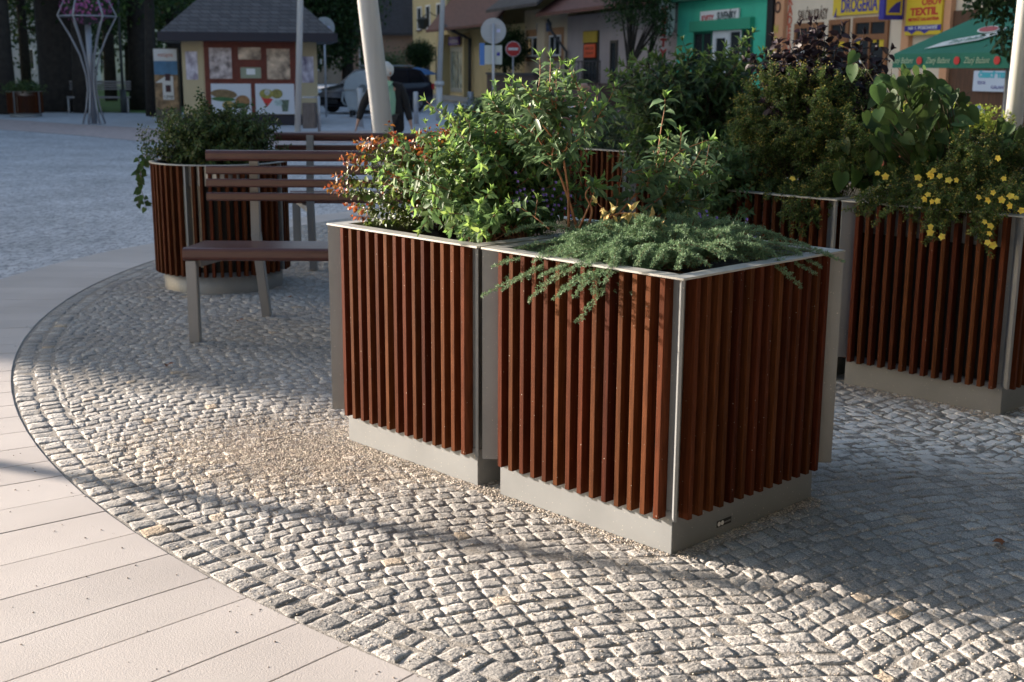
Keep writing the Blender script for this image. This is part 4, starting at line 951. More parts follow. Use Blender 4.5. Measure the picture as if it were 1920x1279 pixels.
def jpx(px, py, d, via=None, L0=.085, src=None):
    t = rel(ju, at(px, py, d)); s = src if src is not None else org+Vector((random.uniform(-.16, .16), random.uniform(-.16, .16), 0))
    if via: c = rel(ju, at(*via))
    else: c = s.lerp(t, .55); c.z = max(.13, t.z+.10)
    c2 = 2*c-(s+t)*.5 if via else c
    jbranch(bez(s, c2 if not via else c, t, 12), L0)
# over the front rim towards the left
for px, py, d, L0 in ((903, 556, 4.36, .06), (925, 500, 4.42, .08), (960, 470, 4.5, .09), (950, 440, 4.62, .09), (990, 568, 4.22, .075), (1040, 560, 4.12, .08), (1083, 606, 4.02, .065), (1060, 545, 4.10, .08), (1010, 520, 4.2, .09), (975, 520, 4.3, .07),
                      (1075, 560, 4.05, .075), (1068, 510, 4.12, .085), (1108, 552, 4.03, .06), (1135, 530, 4.0, .06), (1083, 545, 4.05, .06), (940, 545, 4.3, .05), (1000, 490, 4.3, .09), (1045, 480, 4.2, .09), (1100, 500, 4.08, .08), (1150, 500, 4.0, .08), (1195, 498, 3.98, .07),
                      (1225, 500, 3.98, .05), (1270, 505, 3.95, .05), (1330, 500, 4.0, .04), (1360, 487, 4.05, .05)):
    jpx(px, py, d, L0=L0)
for i in range(34):
    px = random.uniform(935, 1200); jpx(px, 470+(px-935)*.10+random.uniform(0, 55), 4.50-(px-935)*.0018, L0=random.uniform(.07, .10))
# to the right
for px, py, d, L0 in ((1585, 492, 4.42, .05), (1560, 480, 4.42, .06), (1540, 500, 4.36, .06), (1505, 540, 4.22, .06), (1480, 515, 4.22, .07), (1465, 490, 4.25, .075), (1500, 478, 4.35, .08), (1440, 470, 4.25, .08), (1520, 465, 4.5, .07), (1470, 450, 4.5, .08), (1530, 515, 4.3, .05)):
    jpx(px, py, d, L0=L0, src=Vector((.10, -.10, .02)))
# the mound
for i in range(170):
    a = random.uniform(0, 6.283); rr_ = random.uniform(.12, .43); t = Vector((rr_*math.cos(a), rr_*math.sin(a)*1.0-.03, random.uniform(.08, .18)*(1.15-rr_)))
    if t.x*U.x+t.y*U.y < -.40 and t.dot(V) > .2: continue
    s = t*.35+Vector((random.uniform(-.1, .1), random.uniform(-.1, .1), -.02)); s.z = .02; c = s.lerp(t, .6); c.z = t.z+.05; jbranch(bez(s, c, t, 8), .075)
NP = np.array(NP); ND = np.array(ND); NL = np.array(NL); print("juniper needles", len(NP))
leaves("foliage", NP, ND, RNG.normal(size=NP.shape)+np.array([0, 0, .6]), NL, NL*.34, m_jun, ju, LEAF4, smooth=False); jst.build("branches", m_junb, ju)
# ============================================================ plants of the shaded planters
m_pot = lm("cinquefoil_leaf", (0.070, 0.115, 0.032), .45, .5, .3, .03); m_bud = lm("yellow_green_buds", (0.24, 0.22, 0.05), .35, .6, .2, .03)
m_petal = lm("yellow_petal", (0.78, 0.64, 0.12), .12, .5, .35, .01)
def flower5(LSp, p, n, s):
    x = n.orthogonal().normalized(); y = n.cross(x)
    for k in range(5):
        a = 2*math.pi*k/5+p.x*9; d = x*math.cos(a)+y*math.sin(a); LSp.add(p, (d+n*.12), n, s, s*.95)
def leafmass(root, blobs, n, m, ll, lw, tpl=LEAF8, name="foliage", stems=None, clump=5, up=.5, spread=1.2):
    """foliage clumps spread through ellipsoids: blobs = [(centre, radii, share)]"""
    A = LS(); st = MB(); tot = sum(b[2] for b in blobs)
    for c, r, w in blobs:
        for i in range(int(n*w/tot/clump)):
            p = ell(c, r, .35); o = (p-Vector(c)).normalized()
            if stems and i % stems == 0: st.tube(bez(Vector((c[0], c[1], 0))+rv(.03), Vector(c)*.6+p*.4-Vector((0, 0, .08)), p, 5), [.004, .0035, .003, .002, .001], 4)
            for k in range(clump):
                D = (o*.6+rv(.6)+Vector((0, 0, up*.4))).normalized(); N = (Vector((0, 0, 1))*up+o*.5+rv(.35)); s_ = random.uniform(.65, 1.2)
                A.add(p+rv(ll*.35*spread), D, N, ll*s_, lw*s_)
    o_ = A.build(name, m, root, tpl)
    if stems: st.build("stems", m_barkd, root)
    return o_
def trails(root, tips, m, ll, lw, base=None, sp=.012, fl=None, flp=.0, buds=None, tpl=LEAF8, r=.0022, name="trails"):
    A = LS(); Bd = LS(); st = MB()
    for t in tips:
        b = Vector((t.x*.35+random.uniform(-.08, .08), t.y*.35+random.uniform(-.08, .08), 0)) if base is None else base(t)
        c = b.lerp(t, .62); c.z = max(t.z+.08, .16+random.uniform(0, .1)); q = bez(b, c, t, 9); st.tube(q, [r*(1-.07*i) for i in range(9)], 4)
        dress(A, q, .2, sp, ll, lw, .7, None, .2, whorl=False)
        n = max(3, int(plen(q)/.045))
        for k in range(n):
            f = .3+.7*k/n; p, d = along(q, f); o = (rv(1)+d*.6).normalized(); L_ = .065*random.uniform(.4, 1.2); q2 = [p, p+o*L_*.6, p+o*L_+Vector((0, 0, .008))]; st.tube(q2, r*.4, 3)
            dress(A, q2, .1, sp*.8, ll*.9, lw*.9, .7, None, .2, whorl=False, per=3)
            if buds and random.random() < .75:
                for j in range(5): Bd.add(q2[-1]+rv(.008), rv(1), rv(1), .010, .009)
            if fl is not None and random.random() < flp: flower5(fl, q2[-1]+o*.006, (o*.4+Vector((-.1, -.8, .35))).normalized(), .0155)
    A.build(name, m, root, tpl); st.build("stems" if name == "trails" else name+"_stems", m_barkd, root)
    if buds: Bd.build("buds", buds, root, LEAF4)
# planter C : cinquefoil with yellow flowers + big heart leaves + fresh shrub at the far right
cC = P_C+U*.47+V*.47; SOC = HR-.07
c1 = plant("cinquefoil", "yellow flowering cinquefoil hanging over the rim of the right edge planter", cC+Vector((0, 0, SOC)), cat="flowering shrub")
FL = LS(); tips = []
for px, py, d in ((1620, 410, 6.05), (1640, 425, 6.0), (1660, 400, 6.0), (1600, 395, 6.1), (1735, 425, 5.85), (1745, 455, 5.8), (1765, 445, 5.8), (1750, 400, 5.85), (1720, 390, 5.9), (1790, 420, 5.8), (1830, 440, 5.7), (1850, 470, 5.65), (1858, 450, 5.65), (1845, 425, 5.65), (1870, 410, 5.6), (1900, 390, 5.6),
                  (1915, 370, 5.6), (1690, 395, 5.95), (1705, 375, 5.95), (1810, 385, 5.75), (1780, 380, 5.8), (1890, 360, 5.65), (1650, 375, 6.1), (1675, 360, 6.1), (1740, 350, 6.0), (1770, 345, 6.0), (1800, 350, 5.95), (1850, 350, 5.9), (1880, 330, 5.9), (1910, 340, 5.9)):
    tips.append(rel(c1, at(px, py, d)))
tips += [rel(c1, at(px+random.uniform(-28, 28), py+random.uniform(-30, 6), d+random.uniform(0, .12))) for px, py, d in ((1620, 405, 6.05), (1660, 400, 6.0), (1735, 425, 5.85), (1745, 455, 5.8), (1765, 445, 5.8), (1750, 420, 5.85), (1850, 465, 5.65), (1858, 450, 5.65), (1845, 435, 5.65), (1880, 400, 5.6), (1905, 395, 5.6), (1800, 400, 5.75)) for _ in range(3)]
tips += [ell((0, 0, .22), (.50, .50, .22), .6, -.4) for i in range(110)]
trails(c1, tips, m_pot, .022, .0085, buds=m_bud, sp=.0105)
for px, py, d in ((1743, 327, 5.85), (1747, 330, 5.85), (1762, 330, 5.85), (1779, 338, 5.8), (1793, 338, 5.8), (1721, 333, 5.9), (1645, 325, 6.1), (1660, 331, 6.05), (1725, 348, 5.9), (1733, 374, 5.85), (1747, 378, 5.8), (1758, 377, 5.8), (1740, 365, 5.85), (1745, 425, 5.72), (1744, 436, 5.72), (1766, 444, 5.72), (1846, 416, 5.6), (1857, 424, 5.6), (1855, 438, 5.6),
                  (1852, 455, 5.6), (1862, 460, 5.6), (1862, 361, 5.65), (1852, 376, 5.65), (1882, 335, 5.7), (1835, 370, 5.7), (1878, 375, 5.6), (1893, 386, 5.6), (1895, 368, 5.6), (1871, 297, 5.9), (1486, 335, 6.3), (1905, 371, 5.6), (1915, 395, 5.55), (1750, 320, 5.9)):
    FL = LS(); flower5(FL, rel(c1, at(px, py, d-.03)), Vector((random.gauss(-.1, .25), -.9, random.gauss(.35, .25))).normalized(), .0175*random.uniform(.8, 1.15)); FL.build("flower", m_petal, c1, LEAF8)
m_heart = lm("downy_heart_leaf", (0.046, 0.090, 0.026), .35, .5, .32, .012)
c2 = plant("heart_leaved_shrub", "shrub with large downy heart-shaped leaves rising beside the green parasol", cC+V*.15+U*.1+Vector((0, 0, SOC)))
A = LS(); st = MB()
hl = []
for i in range(150):
    px, py = random.gauss(1715, 50), random.gauss(225, 60)
    if px > 1830 or px < 1595: continue
    edge = 122+abs(px-1700)**1.45*.09
    if py < edge: py = edge+random.uniform(0, 40)
    hl.append((px, py, random.uniform(6.2, 6.75)))
hl += [(1605, 100, 6.6), (1600, 122, 6.6), (1660, 145, 6.4), (1680, 150, 6.3), (1705, 165, 6.3), (1745, 190, 6.3), (1730, 130, 6.5), (1700, 128, 6.5), (1755, 160, 6.5), (1790, 170, 6.4), (1810, 180, 6.4), (1815, 205, 6.35), (1650, 240, 6.2), (1640, 255, 6.2), (1895, 235, 6.2), (1880, 250, 6.2), (1915, 240, 6.1), (1870, 225, 6.3), (1900, 270, 6.1), (1860, 290, 6.1)]
hl += [(random.uniform(1575, 1700), random.uniform(250, 345), random.uniform(6.3, 6.8)) for _ in range(40)]
for px, py, d in hl:
    p = rel(c2, at(px, py, d)); D = Vector((random.gauss(0, .6), random.gauss(-.35, .4), random.gauss(-.75, .3))).normalized(); N = Vector((random.gauss(-.2, .4), -.6, .55+random.gauss(0, .3)))
    s_ = random.uniform(.7, 1.15); A.add(p, D, N, .098*s_, .080*s_)
    b = Vector((p.x*.3, p.y*.3, 0)); tpe = .006 if random.random() < .35 else .0
    if tpe: st.tube(bez(b, b.lerp(p, .5)+Vector((0, 0, .12)), p, 7), [.006, .0055, .005, .004, .003, .0025, .002], 5)
    else: st.tube([p-D*.04, p], .0018, 4)
A.build("foliage", m_heart, c2, HEART); st.build("stems", mat("green_brown_bark", (.07, .06, .03), .8), c2)
# planter D : smoke bush (purple) and pale budded cinquefoil
cD = P_D+U*.47+V*.47
d1 = plant("budded_cinquefoil", "olive green shrub full of pale yellow buds, hanging low behind the juniper's right side", cD+Vector((0, 0, SOC)), cat="flowering shrub")
tips = []
for px, py, d in ((1465, 400, 6.5), (1480, 430, 6.4), (1500, 440, 6.4), (1515, 425, 6.4), (1530, 400, 6.4), (1450, 380, 6.6), (1545, 385, 6.4), (1560, 370, 6.45), (1505, 410, 6.4), (1490, 415, 6.4), (1535, 415, 6.4), (1420, 370, 6.7), (1380, 380, 6.8), (1360, 360, 6.9),
                  (1385, 240, 7.0), (1375, 255, 7.0), (1395, 205, 7.0), (1410, 180, 7.0), (1400, 165, 7.05), (1425, 150, 7.0), (1450, 145, 7.0), (1480, 150, 7.0), (1500, 140, 7.0), (1530, 150, 6.9), (1550, 190, 6.8), (1540, 230, 6.8), (1460, 170, 6.9), (1385, 230, 6.9), (1370, 290, 6.9), (1600, 260, 6.5), (1620, 280, 6.4), (1590, 230, 6.6), (1570, 210, 6.6)):
    tips.append(rel(d1, at(px, py, d)))
    tips.append(rel(d1, at(px+random.uniform(-22, 22), py+random.uniform(-10, 40), d)))
tips += [ell((0, 0, .40), (.56, .50, .36), .55, -.85) for i in range(170)]
tips += [rel(d1, at(random.uniform(1530, 1660), random.uniform(230, 370), random.uniform(6.3, 6.7))) for i in range(30)]
tips += [rel(d1, at(px, random.uniform(372, 425)-(1560-px)*.06, 6.42+(1560-px)*.0024)) for px in [random.uniform(1300, 1565) for _ in range(46)]]
trails(d1, tips, m_pot, .023, .009, buds=m_bud, sp=.011)
m_purp = lm("dark_purple_leaf", (0.028, 0.018, 0.024), .4, .5, .14, .03, .3)
d2 = plant("smoke_bush", "dark purple leaved smoke bush standing above the olive budded shrub", cD+V*.15+Vector((0, 0, SOC)))
tips = []
for px, py, d in ((1450, 70, 7.2), (1480, 85, 7.2), (1500, 50, 7.2), (1530, 38, 7.2), (1545, 60, 7.15), (1580, 50, 7.1), (1600, 75, 7.1), (1620, 65, 7.1), (1640, 95, 7.1), (1670, 95, 7.0), (1560, 90, 7.1), (1590, 120, 7.0), (1520, 100, 7.1), (1470, 110, 7.1), (1440, 100, 7.2), (1420, 120, 7.2), (1500, 130, 7.0), (1550, 140, 7.0), (1600, 160, 6.9), (1630, 130, 7.0),
                  (1480, 160, 7.0), (1520, 180, 6.9), (1560, 200, 6.9), (1430, 110, 7.2), (1400, 115, 7.2), (1590, 220, 6.8), (1620, 210, 6.8), (1570, 245, 6.7), (1450, 200, 6.9)):
    tips.append(rel(d2, at(px, py, d)))
tips += [rel(d2, at(random.uniform(1450, 1640), random.uniform(120, 270), random.uniform(6.9, 7.3))) for i in range(30)]
shrub(d2, (0, 0, 0), .09, tips, m_purp, .075, .046, sp=.035, f0=.55, twigs=2, tw_len=.12, m_stem=m_barkd, r=.006, out=.8, shrink=.2)
# far planters : dark shrub with pointed leaves, ferny one
m_dks = lm("dark_pointed_leaf", (0.048, 0.095, 0.040), .35, .42, .22, .015); m_dks2 = lm("dark_pointed_leaf_young", (0.085, 0.15, 0.04), .3, .4, .3, .02)
G1 = P_G-U*W+U*.47+V*.47
e1 = plant("pointed_leaf_shrub", "big dark green shrub with long pointed leaves in front of the turquoise shop", G1+Vector((0, 0, SOC)))
tips = [rel(e1, at(px, py, d)) for px, py, d in ((1190, 110, 9.9), (1215, 95, 9.9), (1240, 115, 9.8), (1170, 140, 9.9), (1150, 165, 9.9), (1270, 105, 9.7), (1300, 100, 9.7), (1330, 95, 9.6), (1360, 90, 9.6), (1395, 78, 9.5), (1410, 62, 9.5), (1430, 95, 9.4), (1380, 110, 9.5), (1250, 130, 9.8), (1200, 150, 9.9), (1160, 200, 9.8), (1140, 230, 9.8), (1130, 260, 9.8), (1420, 130, 9.4))]
tips += [rel(e1, at(random.uniform(1140, 1440), 100+random.random()**.8*215, random.uniform(9.3, 10.3))) for i in range(190)]
tips += [rel(e1, at(random.uniform(1185, 1420), random.uniform(290, 335), random.uniform(9.0, 9.6))) for _ in range(40)]
tips = [t for t in tips if t.z > -.12]
shrub(e1, (0, 0, 0), .25, tips, m_dks, .115, .036, sp=.042, f0=.5, twigs=2, tw_len=.17, m_stem=m_barkd, r=.007, tipmat=m_dks2, tipf=.9, out=.7)
G2 = P_G+U*(GAP)+U*.47+V*.47
e2 = plant("grey_green_shrub", "low grey-green shrub seen between the tall hypericum and the dark pointed leaf shrub", G2+Vector((0, 0, SOC)))
leafmass(e2, [((.0, 0, .12), (.50, .50, .30), 1), ((.25, -.25, .02), (.38, .34, .18), .5)], 5200, lm("grey_green_leaf", (0.065, 0.105, 0.065), .3), .055, .020, stems=4)
# lower plants hanging between (behind the lobelia)
e3 = plant("trailing_green_shrub", "leafy green trailing shrub at the left corner of the half hidden planter", P_D+U*.80+V*.30+Vector((0, 0, SOC)))
tips = [rel(e3, at(random.uniform(1225, 1400), random.uniform(270, 425), random.uniform(6.5, 7.0))) for i in range(75)]
shrub(e3, (0, 0, 0), .12, tips, lm("mid_green_leaf", (0.075, 0.14, 0.055), .35), .055, .026, sp=.024, f0=.35, twigs=2, tw_len=.12, r=.003, m_stem=m_bark)
# sunlit hedge plant at the far right
h1 = plant("lime_hedge_shrub", "sunlit lime green clipped shrub at the foot of the bright mast", P_H+U*.47+V*.47+Vector((0, 0, SOC)))
leafmass(h1, [((0, 0, .22), (.62, .62, .22), 1), ((-.35, .1, .22), (.4, .4, .2), .5)], 5200, lm("lime_leaf", (0.26, 0.33, 0.05), .3, .4, .4, .03), .045, .024, stems=6)
# round planter by the bench : shrub and ivy
m_sp = lm("small_shrub_leaf", (0.060, 0.098, 0.032), .4, .45, .28, .04)
r1 = plant("round_planter_shrub", "fine leaved green shrub in the round planter behind the bench", Vector((-2.17, 9.25, .87)))
tips = [ell((-.02, 0, .19), (.58, .48, .30), .45, -.6) for i in range(330)]
tips += [rel(r1, at(px, py, 9.1)) for px, py in ((372, 178), (380, 195), (425, 195), (430, 205), (478, 240), (497, 262), (505, 275), (285, 215), (262, 235), (258, 255), (300, 205), (350, 200), (455, 225), (500, 240), (262, 280), (275, 290))]
shrub(r1, (0, 0, 0), .12, tips, m_sp, .040, .026, sp=.017, f0=.4, twigs=3, tw_len=.10, m_stem=m_barkd, r=.003, shrink=.3)
iv = plant("ivy", "ivy trail hanging down the left side of the round planter", Vector((-2.17, 9.25, .87)), cat="climber")
A = LS(); st = MB()
for path in (((300, 300), (285, 290), (262, 295), (256, 330), (262, 365), (258, 385)), ((300, 305), (278, 300), (264, 320), (262, 350), (272, 375), (274, 392)), ((300, 300), (285, 296), (270, 303), (265, 318), (262, 335))):
    P = [rel(iv, at(x, y, 9.2+.02*i)) for i, (x, y) in enumerate(path)]; P = [Vector((-.42, -.05, .02))]+P; st.tube(P, .0025, 4)
    for k in range(16):
        p, d = along(P, .35+.65*k/16); o = Vector((random.gauss(0, 1), -.4, random.gauss(-.6, .4))).normalized(); A.add(p+o*.012, o, Vector((random.gauss(0, .3), -1, .4)), .042, .036)
A.build("foliage", lm("ivy_leaf", (0.05, 0.10, 0.028), .35), iv, HEART); st.build("stems", m_bark, iv)
# round planter + bush in the middle distance
rp2 = copy_tree(rp); rp2.location = (-.30, 15.2, 0); rp2['label'] = "round slatted planter in the middle distance behind the bright green bush"
md = plant("middle_bush", "dull green and bronze bush beside the back of the square road sign", Vector((-.30, 15.2, .87)))
tips = [rel(md, at(px, py, 15.1)) for px, py in ((925, 160), (915, 175), (935, 178), (900, 185), (950, 190), (880, 200), (965, 205), (870, 225), (975, 225))]
tips += [ell((0, 0, .16), (.50, .45, .28), .4, -.6) for i in range(90)]
shrub(md, (0, 0, 0), .15, tips, lm("dull_green_leaf", (0.075, 0.125, 0.045), .4), .06, .028, sp=.03, f0=.35, twigs=3, tw_len=.14, m_stem=m_barkd, r=.004)
# a fallen leaf or two on the setts
m_dry = mat("dry_leaf", (0.22, 0.075, 0.02), .7)
for px, py, lab in ((446, 603, "curled dry brown leaf on the setts between the bench legs"), (312, 686, "small orange leaf on the setts left of the planters"), (1885, 1022, "brown leaf lying in the planter's shadow at lower right"), (545, 560, "dry leaf near the round planter's foot")):
    g = gnd(px, py); o = thing("fallen_leaf", lab, "leaf", (g.x, g.y, .004), random.uniform(0, 6)); L_ = LS()
    L_.add((0, 0, 0.006), (1, 0, .1), (0, .2, 1), .045, .03); L_.add((0.01, 0.01, .008), (.3, 1, .3), (.3, 0, 1), .03, .022); L_.build("blade", m_dry, o)
# ============================================================ street furniture, kiosk, car
def atg(px, dist): p = at(px, 130, dist); return Vector((p.x, dist, 0))
# ---------------- snack kiosk
KY = 35.6; k0 = atg(469, KY); K = thing("snack_kiosk", "cream and red-brown snack kiosk with a shingled hip roof", "kiosk", tuple(k0), .19)
def kx(px): return at(px, 130, KY).x-k0.x
def kz(py, px=470): return at(px, py, KY).z
hw, fw2, ch = 1.88, 1.30, .58; pl = [(-fw2, 0), (fw2, 0), (hw, ch), (hw, 3.4), (-hw, 3.4), (-hw, ch)]; zt = kz(78)
m_kc = wall_mat("kiosk_cream", (0.52, 0.42, 0.26)); m_kr = mat("red_brown_stain", (0.15, 0.025, 0.012), .5, var=.2, scale=5); m_fas = P_("dark_fascia", (.018, .016, .028))
mb = MB(); n = 6; vs = [(x, y, z) for z in (.28, zt) for x, y in pl]; mb.add(vs, [tuple(range(n))[::-1], tuple(range(n, 2*n))]+[(i, (i+1) % n, (i+1) % n+n, i+n) for i in range(n)]); mb.build("wall", m_kc, K)
mb = MB(); vs = [(x*1.01, y-.02 if y < 1 else y, z) for z in (0, .279) for x, y in pl]; mb.add(vs, [tuple(range(n))[::-1], tuple(range(n, 2*n))]+[(i, (i+1) % n, (i+1) % n+n, i+n) for i in range(n)]); mb.build("plinth", m_fas, K)
mb = MB(); mb.box(-2.42, 2.42, -.62, 3.95, zt, kz(62)); mb.build("fascia", m_fas, K)
mb = MB(); zr = kz(62)+.005; mb.add([(-2.35, -.55, zr), (2.35, -.55, zr), (2.35, 3.9, zr), (-2.35, 3.9, zr), (-.25, 1.6, zr+1.95), (.25, 1.6, zr+1.95)], [(0, 1, 5, 4), (1, 2, 5), (2, 3, 4, 5), (3, 0, 4), (3, 2, 1, 0)]); mb.build("roof", m_shing, K)
mb = MB(); mb.box(kx(386), kx(554), -.05, -.001, .30, zt-.002); mb.build("shopfront_frame", m_kr, K)
m_refl = mat("kiosk_painted_reflection", (0.16, 0.13, 0.15), .25, var=.6, scale=5.5, col2=(.44, .38, .38), detail=7); m_refl2 = mat("kiosk_painted_reflection_warm", (0.17, 0.13, 0.13), .25, var=.6, scale=4.0, col2=(.50, .38, .28), detail=7)  # mottled colour painted in for the square reflected in the panes
for a, b_, t, q, m in ((393, 438, 88, 150, m_refl), (446, 492, 87, 114, m_refl2), (498, 545, 89, 151, m_refl2)):
    w = win(K, kx(a), kx(b_), kz(q), kz(t), m_kr, m, fw=.03, mull=0, depth=.04, yo=-.05)
w = win(K, kx(449), kx(491), kz(149), kz(124), m_kr, P_("pale_green_panel", (.30, .33, .24)), fw=.03, mull=0, depth=.04, yo=-.05, name="hatch"); mb = MB(); mb.box(kx(462), kx(478), -.078, -.07, kz(140), kz(129)); mb.build("notice", m_white, w)
def food(parent, x, z, rx, rz_, col, name, a=0, y=-.075):
    mb = MB(); n = 20; pts = [(x+rx*math.cos(2*math.pi*k/n)*math.cos(a)-rz_*math.sin(2*math.pi*k/n)*math.sin(a), z+rx*math.cos(2*math.pi*k/n)*math.sin(a)+rz_*math.sin(2*math.pi*k/n)*math.cos(a)) for k in range(n)]
    mb.prism(pts, y-.004, y); return mb.build(name, mat("print_"+name+str(col), col, .5, var=.35, scale=12), parent)
for a, b_ in ((396, 469), (477, 549)):
    bd = sign(K, kx(a), kx(b_), kz(214), kz(157), P_("poster_white", (.62, .64, .70)), "food_poster", y=-.09, th=.03)
    x0, zc, wd = kx(a), kz(186), kx(b_)-kx(a)
    if a < 400:
        food(bd, x0+wd*.32, zc+.14, .36, .13, (.20, .13, .06), "roll", -.08, -.092); food(bd, x0+wd*.30, zc-.0, .33, .06, (.04, .13, .04), "salad", -.05, -.096)
        food(bd, x0+wd*.78, zc-.06, .20, .17, (.30, .15, .06), "burger", 0, -.098); food(bd, x0+wd*.72, zc-.17, .2, .07, (.05, .12, .04), "salad", 0, -.102); food(bd, x0+wd*.42, zc-.16, .17, .11, (.36, .26, .08), "fries", 0, -.1)
    else:
        mb = MB(); mb.prism([(x0+wd*.12, zc+.1), (x0+wd*.45, zc), (x0+wd*.28, zc-.22)], -.097, -.093); mb.build("paper_cone", m_red, bd)
        food(bd, x0+wd*.28, zc+.15, .19, .13, (.30, .27, .06), "fries", 0, -.098); food(bd, x0+wd*.55, zc+.15, .16, .13, (.25, .22, .06), "wrap", 0, -.096); food(bd, x0+wd*.30, zc+.19, .08, .08, (.45, .45, .42), "egg", 0, -.103)
        mb = MB(); mb.prism([(x0+wd*.64, zc-.02), (x0+wd*.86, zc-.02), (x0+wd*.82, zc-.34), (x0+wd*.68, zc-.34)], -.101, -.097); mb.build("cup", mat("cup_print", (.10, .14, .10), .5, var=.5, scale=14), bd); food(bd, x0+wd*.58, zc-.10, .12, .09, (.40, .50, .50), "salad", 0, -.098)
for sx_ in (-1, 1):
    fr = Vector((fw2*sx_, 0, 0)); to = Vector((hw*sx_, ch, 0)); d = (to-fr).normalized(); nn = Vector((d.y*sx_, -d.x*sx_, 0)); mb = MB()
    a = fr.lerp(to, .22)+nn*.012; b_ = fr.lerp(to, .80)+nn*.012; z0, z1 = (kz(150), kz(97)) if sx_ < 0 else (kz(155), kz(105))
    mb.add([a+Vector((0, 0, z0)), b_+Vector((0, 0, z0)), b_+Vector((0, 0, z1)), a+Vector((0, 0, z1))]+[p-nn*.010 for p in (a+Vector((0, 0, z0)), b_+Vector((0, 0, z0)), b_+Vector((0, 0, z1)), a+Vector((0, 0, z1)))], [(0, 1, 2, 3), (7, 6, 5, 4), (0, 4, 5, 1), (1, 5, 6, 2), (2, 6, 7, 3), (3, 7, 4, 0)])
    mb.build("lilac_poster", mat("lilac_print", (.40, .30, .46), .6, var=.5, scale=3.2, col2=(.62, .58, .64), detail=7), K)
# ---------------- totem
T0 = atg(311, 38.0); TT = thing("advertising_totem", "tall advertising column with a town picture and a big white arrow, left of the kiosk", "totem", tuple(T0), math.radians(6))
hwid = .36; zt_ = at(311, 90, 38).z
mb = MB(); mb.box(-hwid, hwid, 0, .28, 0, zt_); mb.build("body", P_("totem_body", (.12, .11, .08)), TT, bevel=.02)
def tpanel(x0, x1, z0, z1, m, nm, y=-.012): mb = MB(); mb.box(x0, x1, y, y+.010, z0, z1); return mb.build(nm, m, TT)
tpanel(-.34, .34, zt_-.38, zt_-.03, m_white, "header"); text("vstúpte", .17, (0, -.016, zt_-.20), FRONT, P_("pink_print", (.6, .22, .15)), TT, sx=.9)
tpanel(-.34, .34, zt_-.78, zt_-.381, mat("sky_print", (.10, .24, .42), .6, var=.2, scale=4), "sky_print"); tpanel(-.34, .34, .35, zt_-.781, mat("town_print", (.12, .07, .045), .6, var=.7, scale=5, col2=(.34, .22, .12), detail=7), "town_print")
mb = MB(); mb.prism([(-.33, 1.12), (-.02, zt_-.82), (.20, zt_-.82), (.20, .62), (-.12, .62), (-.12, 1.12)], -.018, -.0125); mb.build("arrow", m_white, TT)
for z_ in (1.28, .95): tpanel(-.03, .12, z_-.10, z_+.10, P_("dark_picture", (.06, .02, .03)), "picture", y=-.024)
text("UMB", .13, (.05, -.020, .70), FRONT, P_("dark_print2", (.05, .05, .05)), TT)
# ---------------- flower column with hanging blossoms
Fp = atg(170, 35.8); FC = thing("flower_column", "vase shaped steel flower column holding pink petunias at upper left", "flower column", tuple(Fp))
m_fs = mat("galvanised_tube", (0.30, 0.31, 0.35), .45, metal=.6)
mb = MB(); mb.tube([(0, 0, 0), (0, 0, 3.4)], .085, 12); mb.build("post", m_fs, FC)
for k in range(6):
    a = k*math.pi/3+.35; mb = MB(); P = []
    for r, z in ((.30, 0), (.18, .45), (.11, .95), (.13, 1.35), (.26, 1.9), (.50, 2.45), (.78, 2.97), (.62, 3.3), (.42, 3.75), (.30, 4.1)): P.append((r*math.cos(a), r*math.sin(a), z))
    mb.tube(P, .030, 6); mb.build("rib", m_fs, FC)
mb = MB(); mb.lathe([(.72, 2.93), (.76, 2.93), (.76, 2.97), (.72, 2.97)], 30, closed=True); mb.build("ring", m_fs, FC)
mb = MB(); mb.lathe([(.05, 2.72), (.40, 2.85), (.55, 3.15), (.52, 3.2), (.05, 3.2)], 20); mb.build("bowl", P_("dark_bowl", (.04, .05, .04)), FC)
pt = plant("petunias", "pink and violet petunias blooming in the steel flower column", Fp+Vector((0, 0, 3.1)), cat="flower")
leafmass(pt, [((0, 0, .15), (.66, .66, .42), 1)], 900, lm("petunia_leaf", (0.07, .12, .05), .4), .10, .07)
A = LS()
for i in range(420):
    p = ell((0, 0, .12), (.72, .72, .48), .85); o = (p-Vector((0, 0, .1))).normalized(); x = o.orthogonal().normalized(); y = o.cross(x)
    for k in range(4): A.add(p, x*math.cos(k*1.57)+y*math.sin(k*1.57)+o*random.uniform(.1, .8), o, .048, .040)
A.build("petals", lm("pink_petal", (.40, .12, .29), .3, .5, .3, .04), pt, LEAF4)
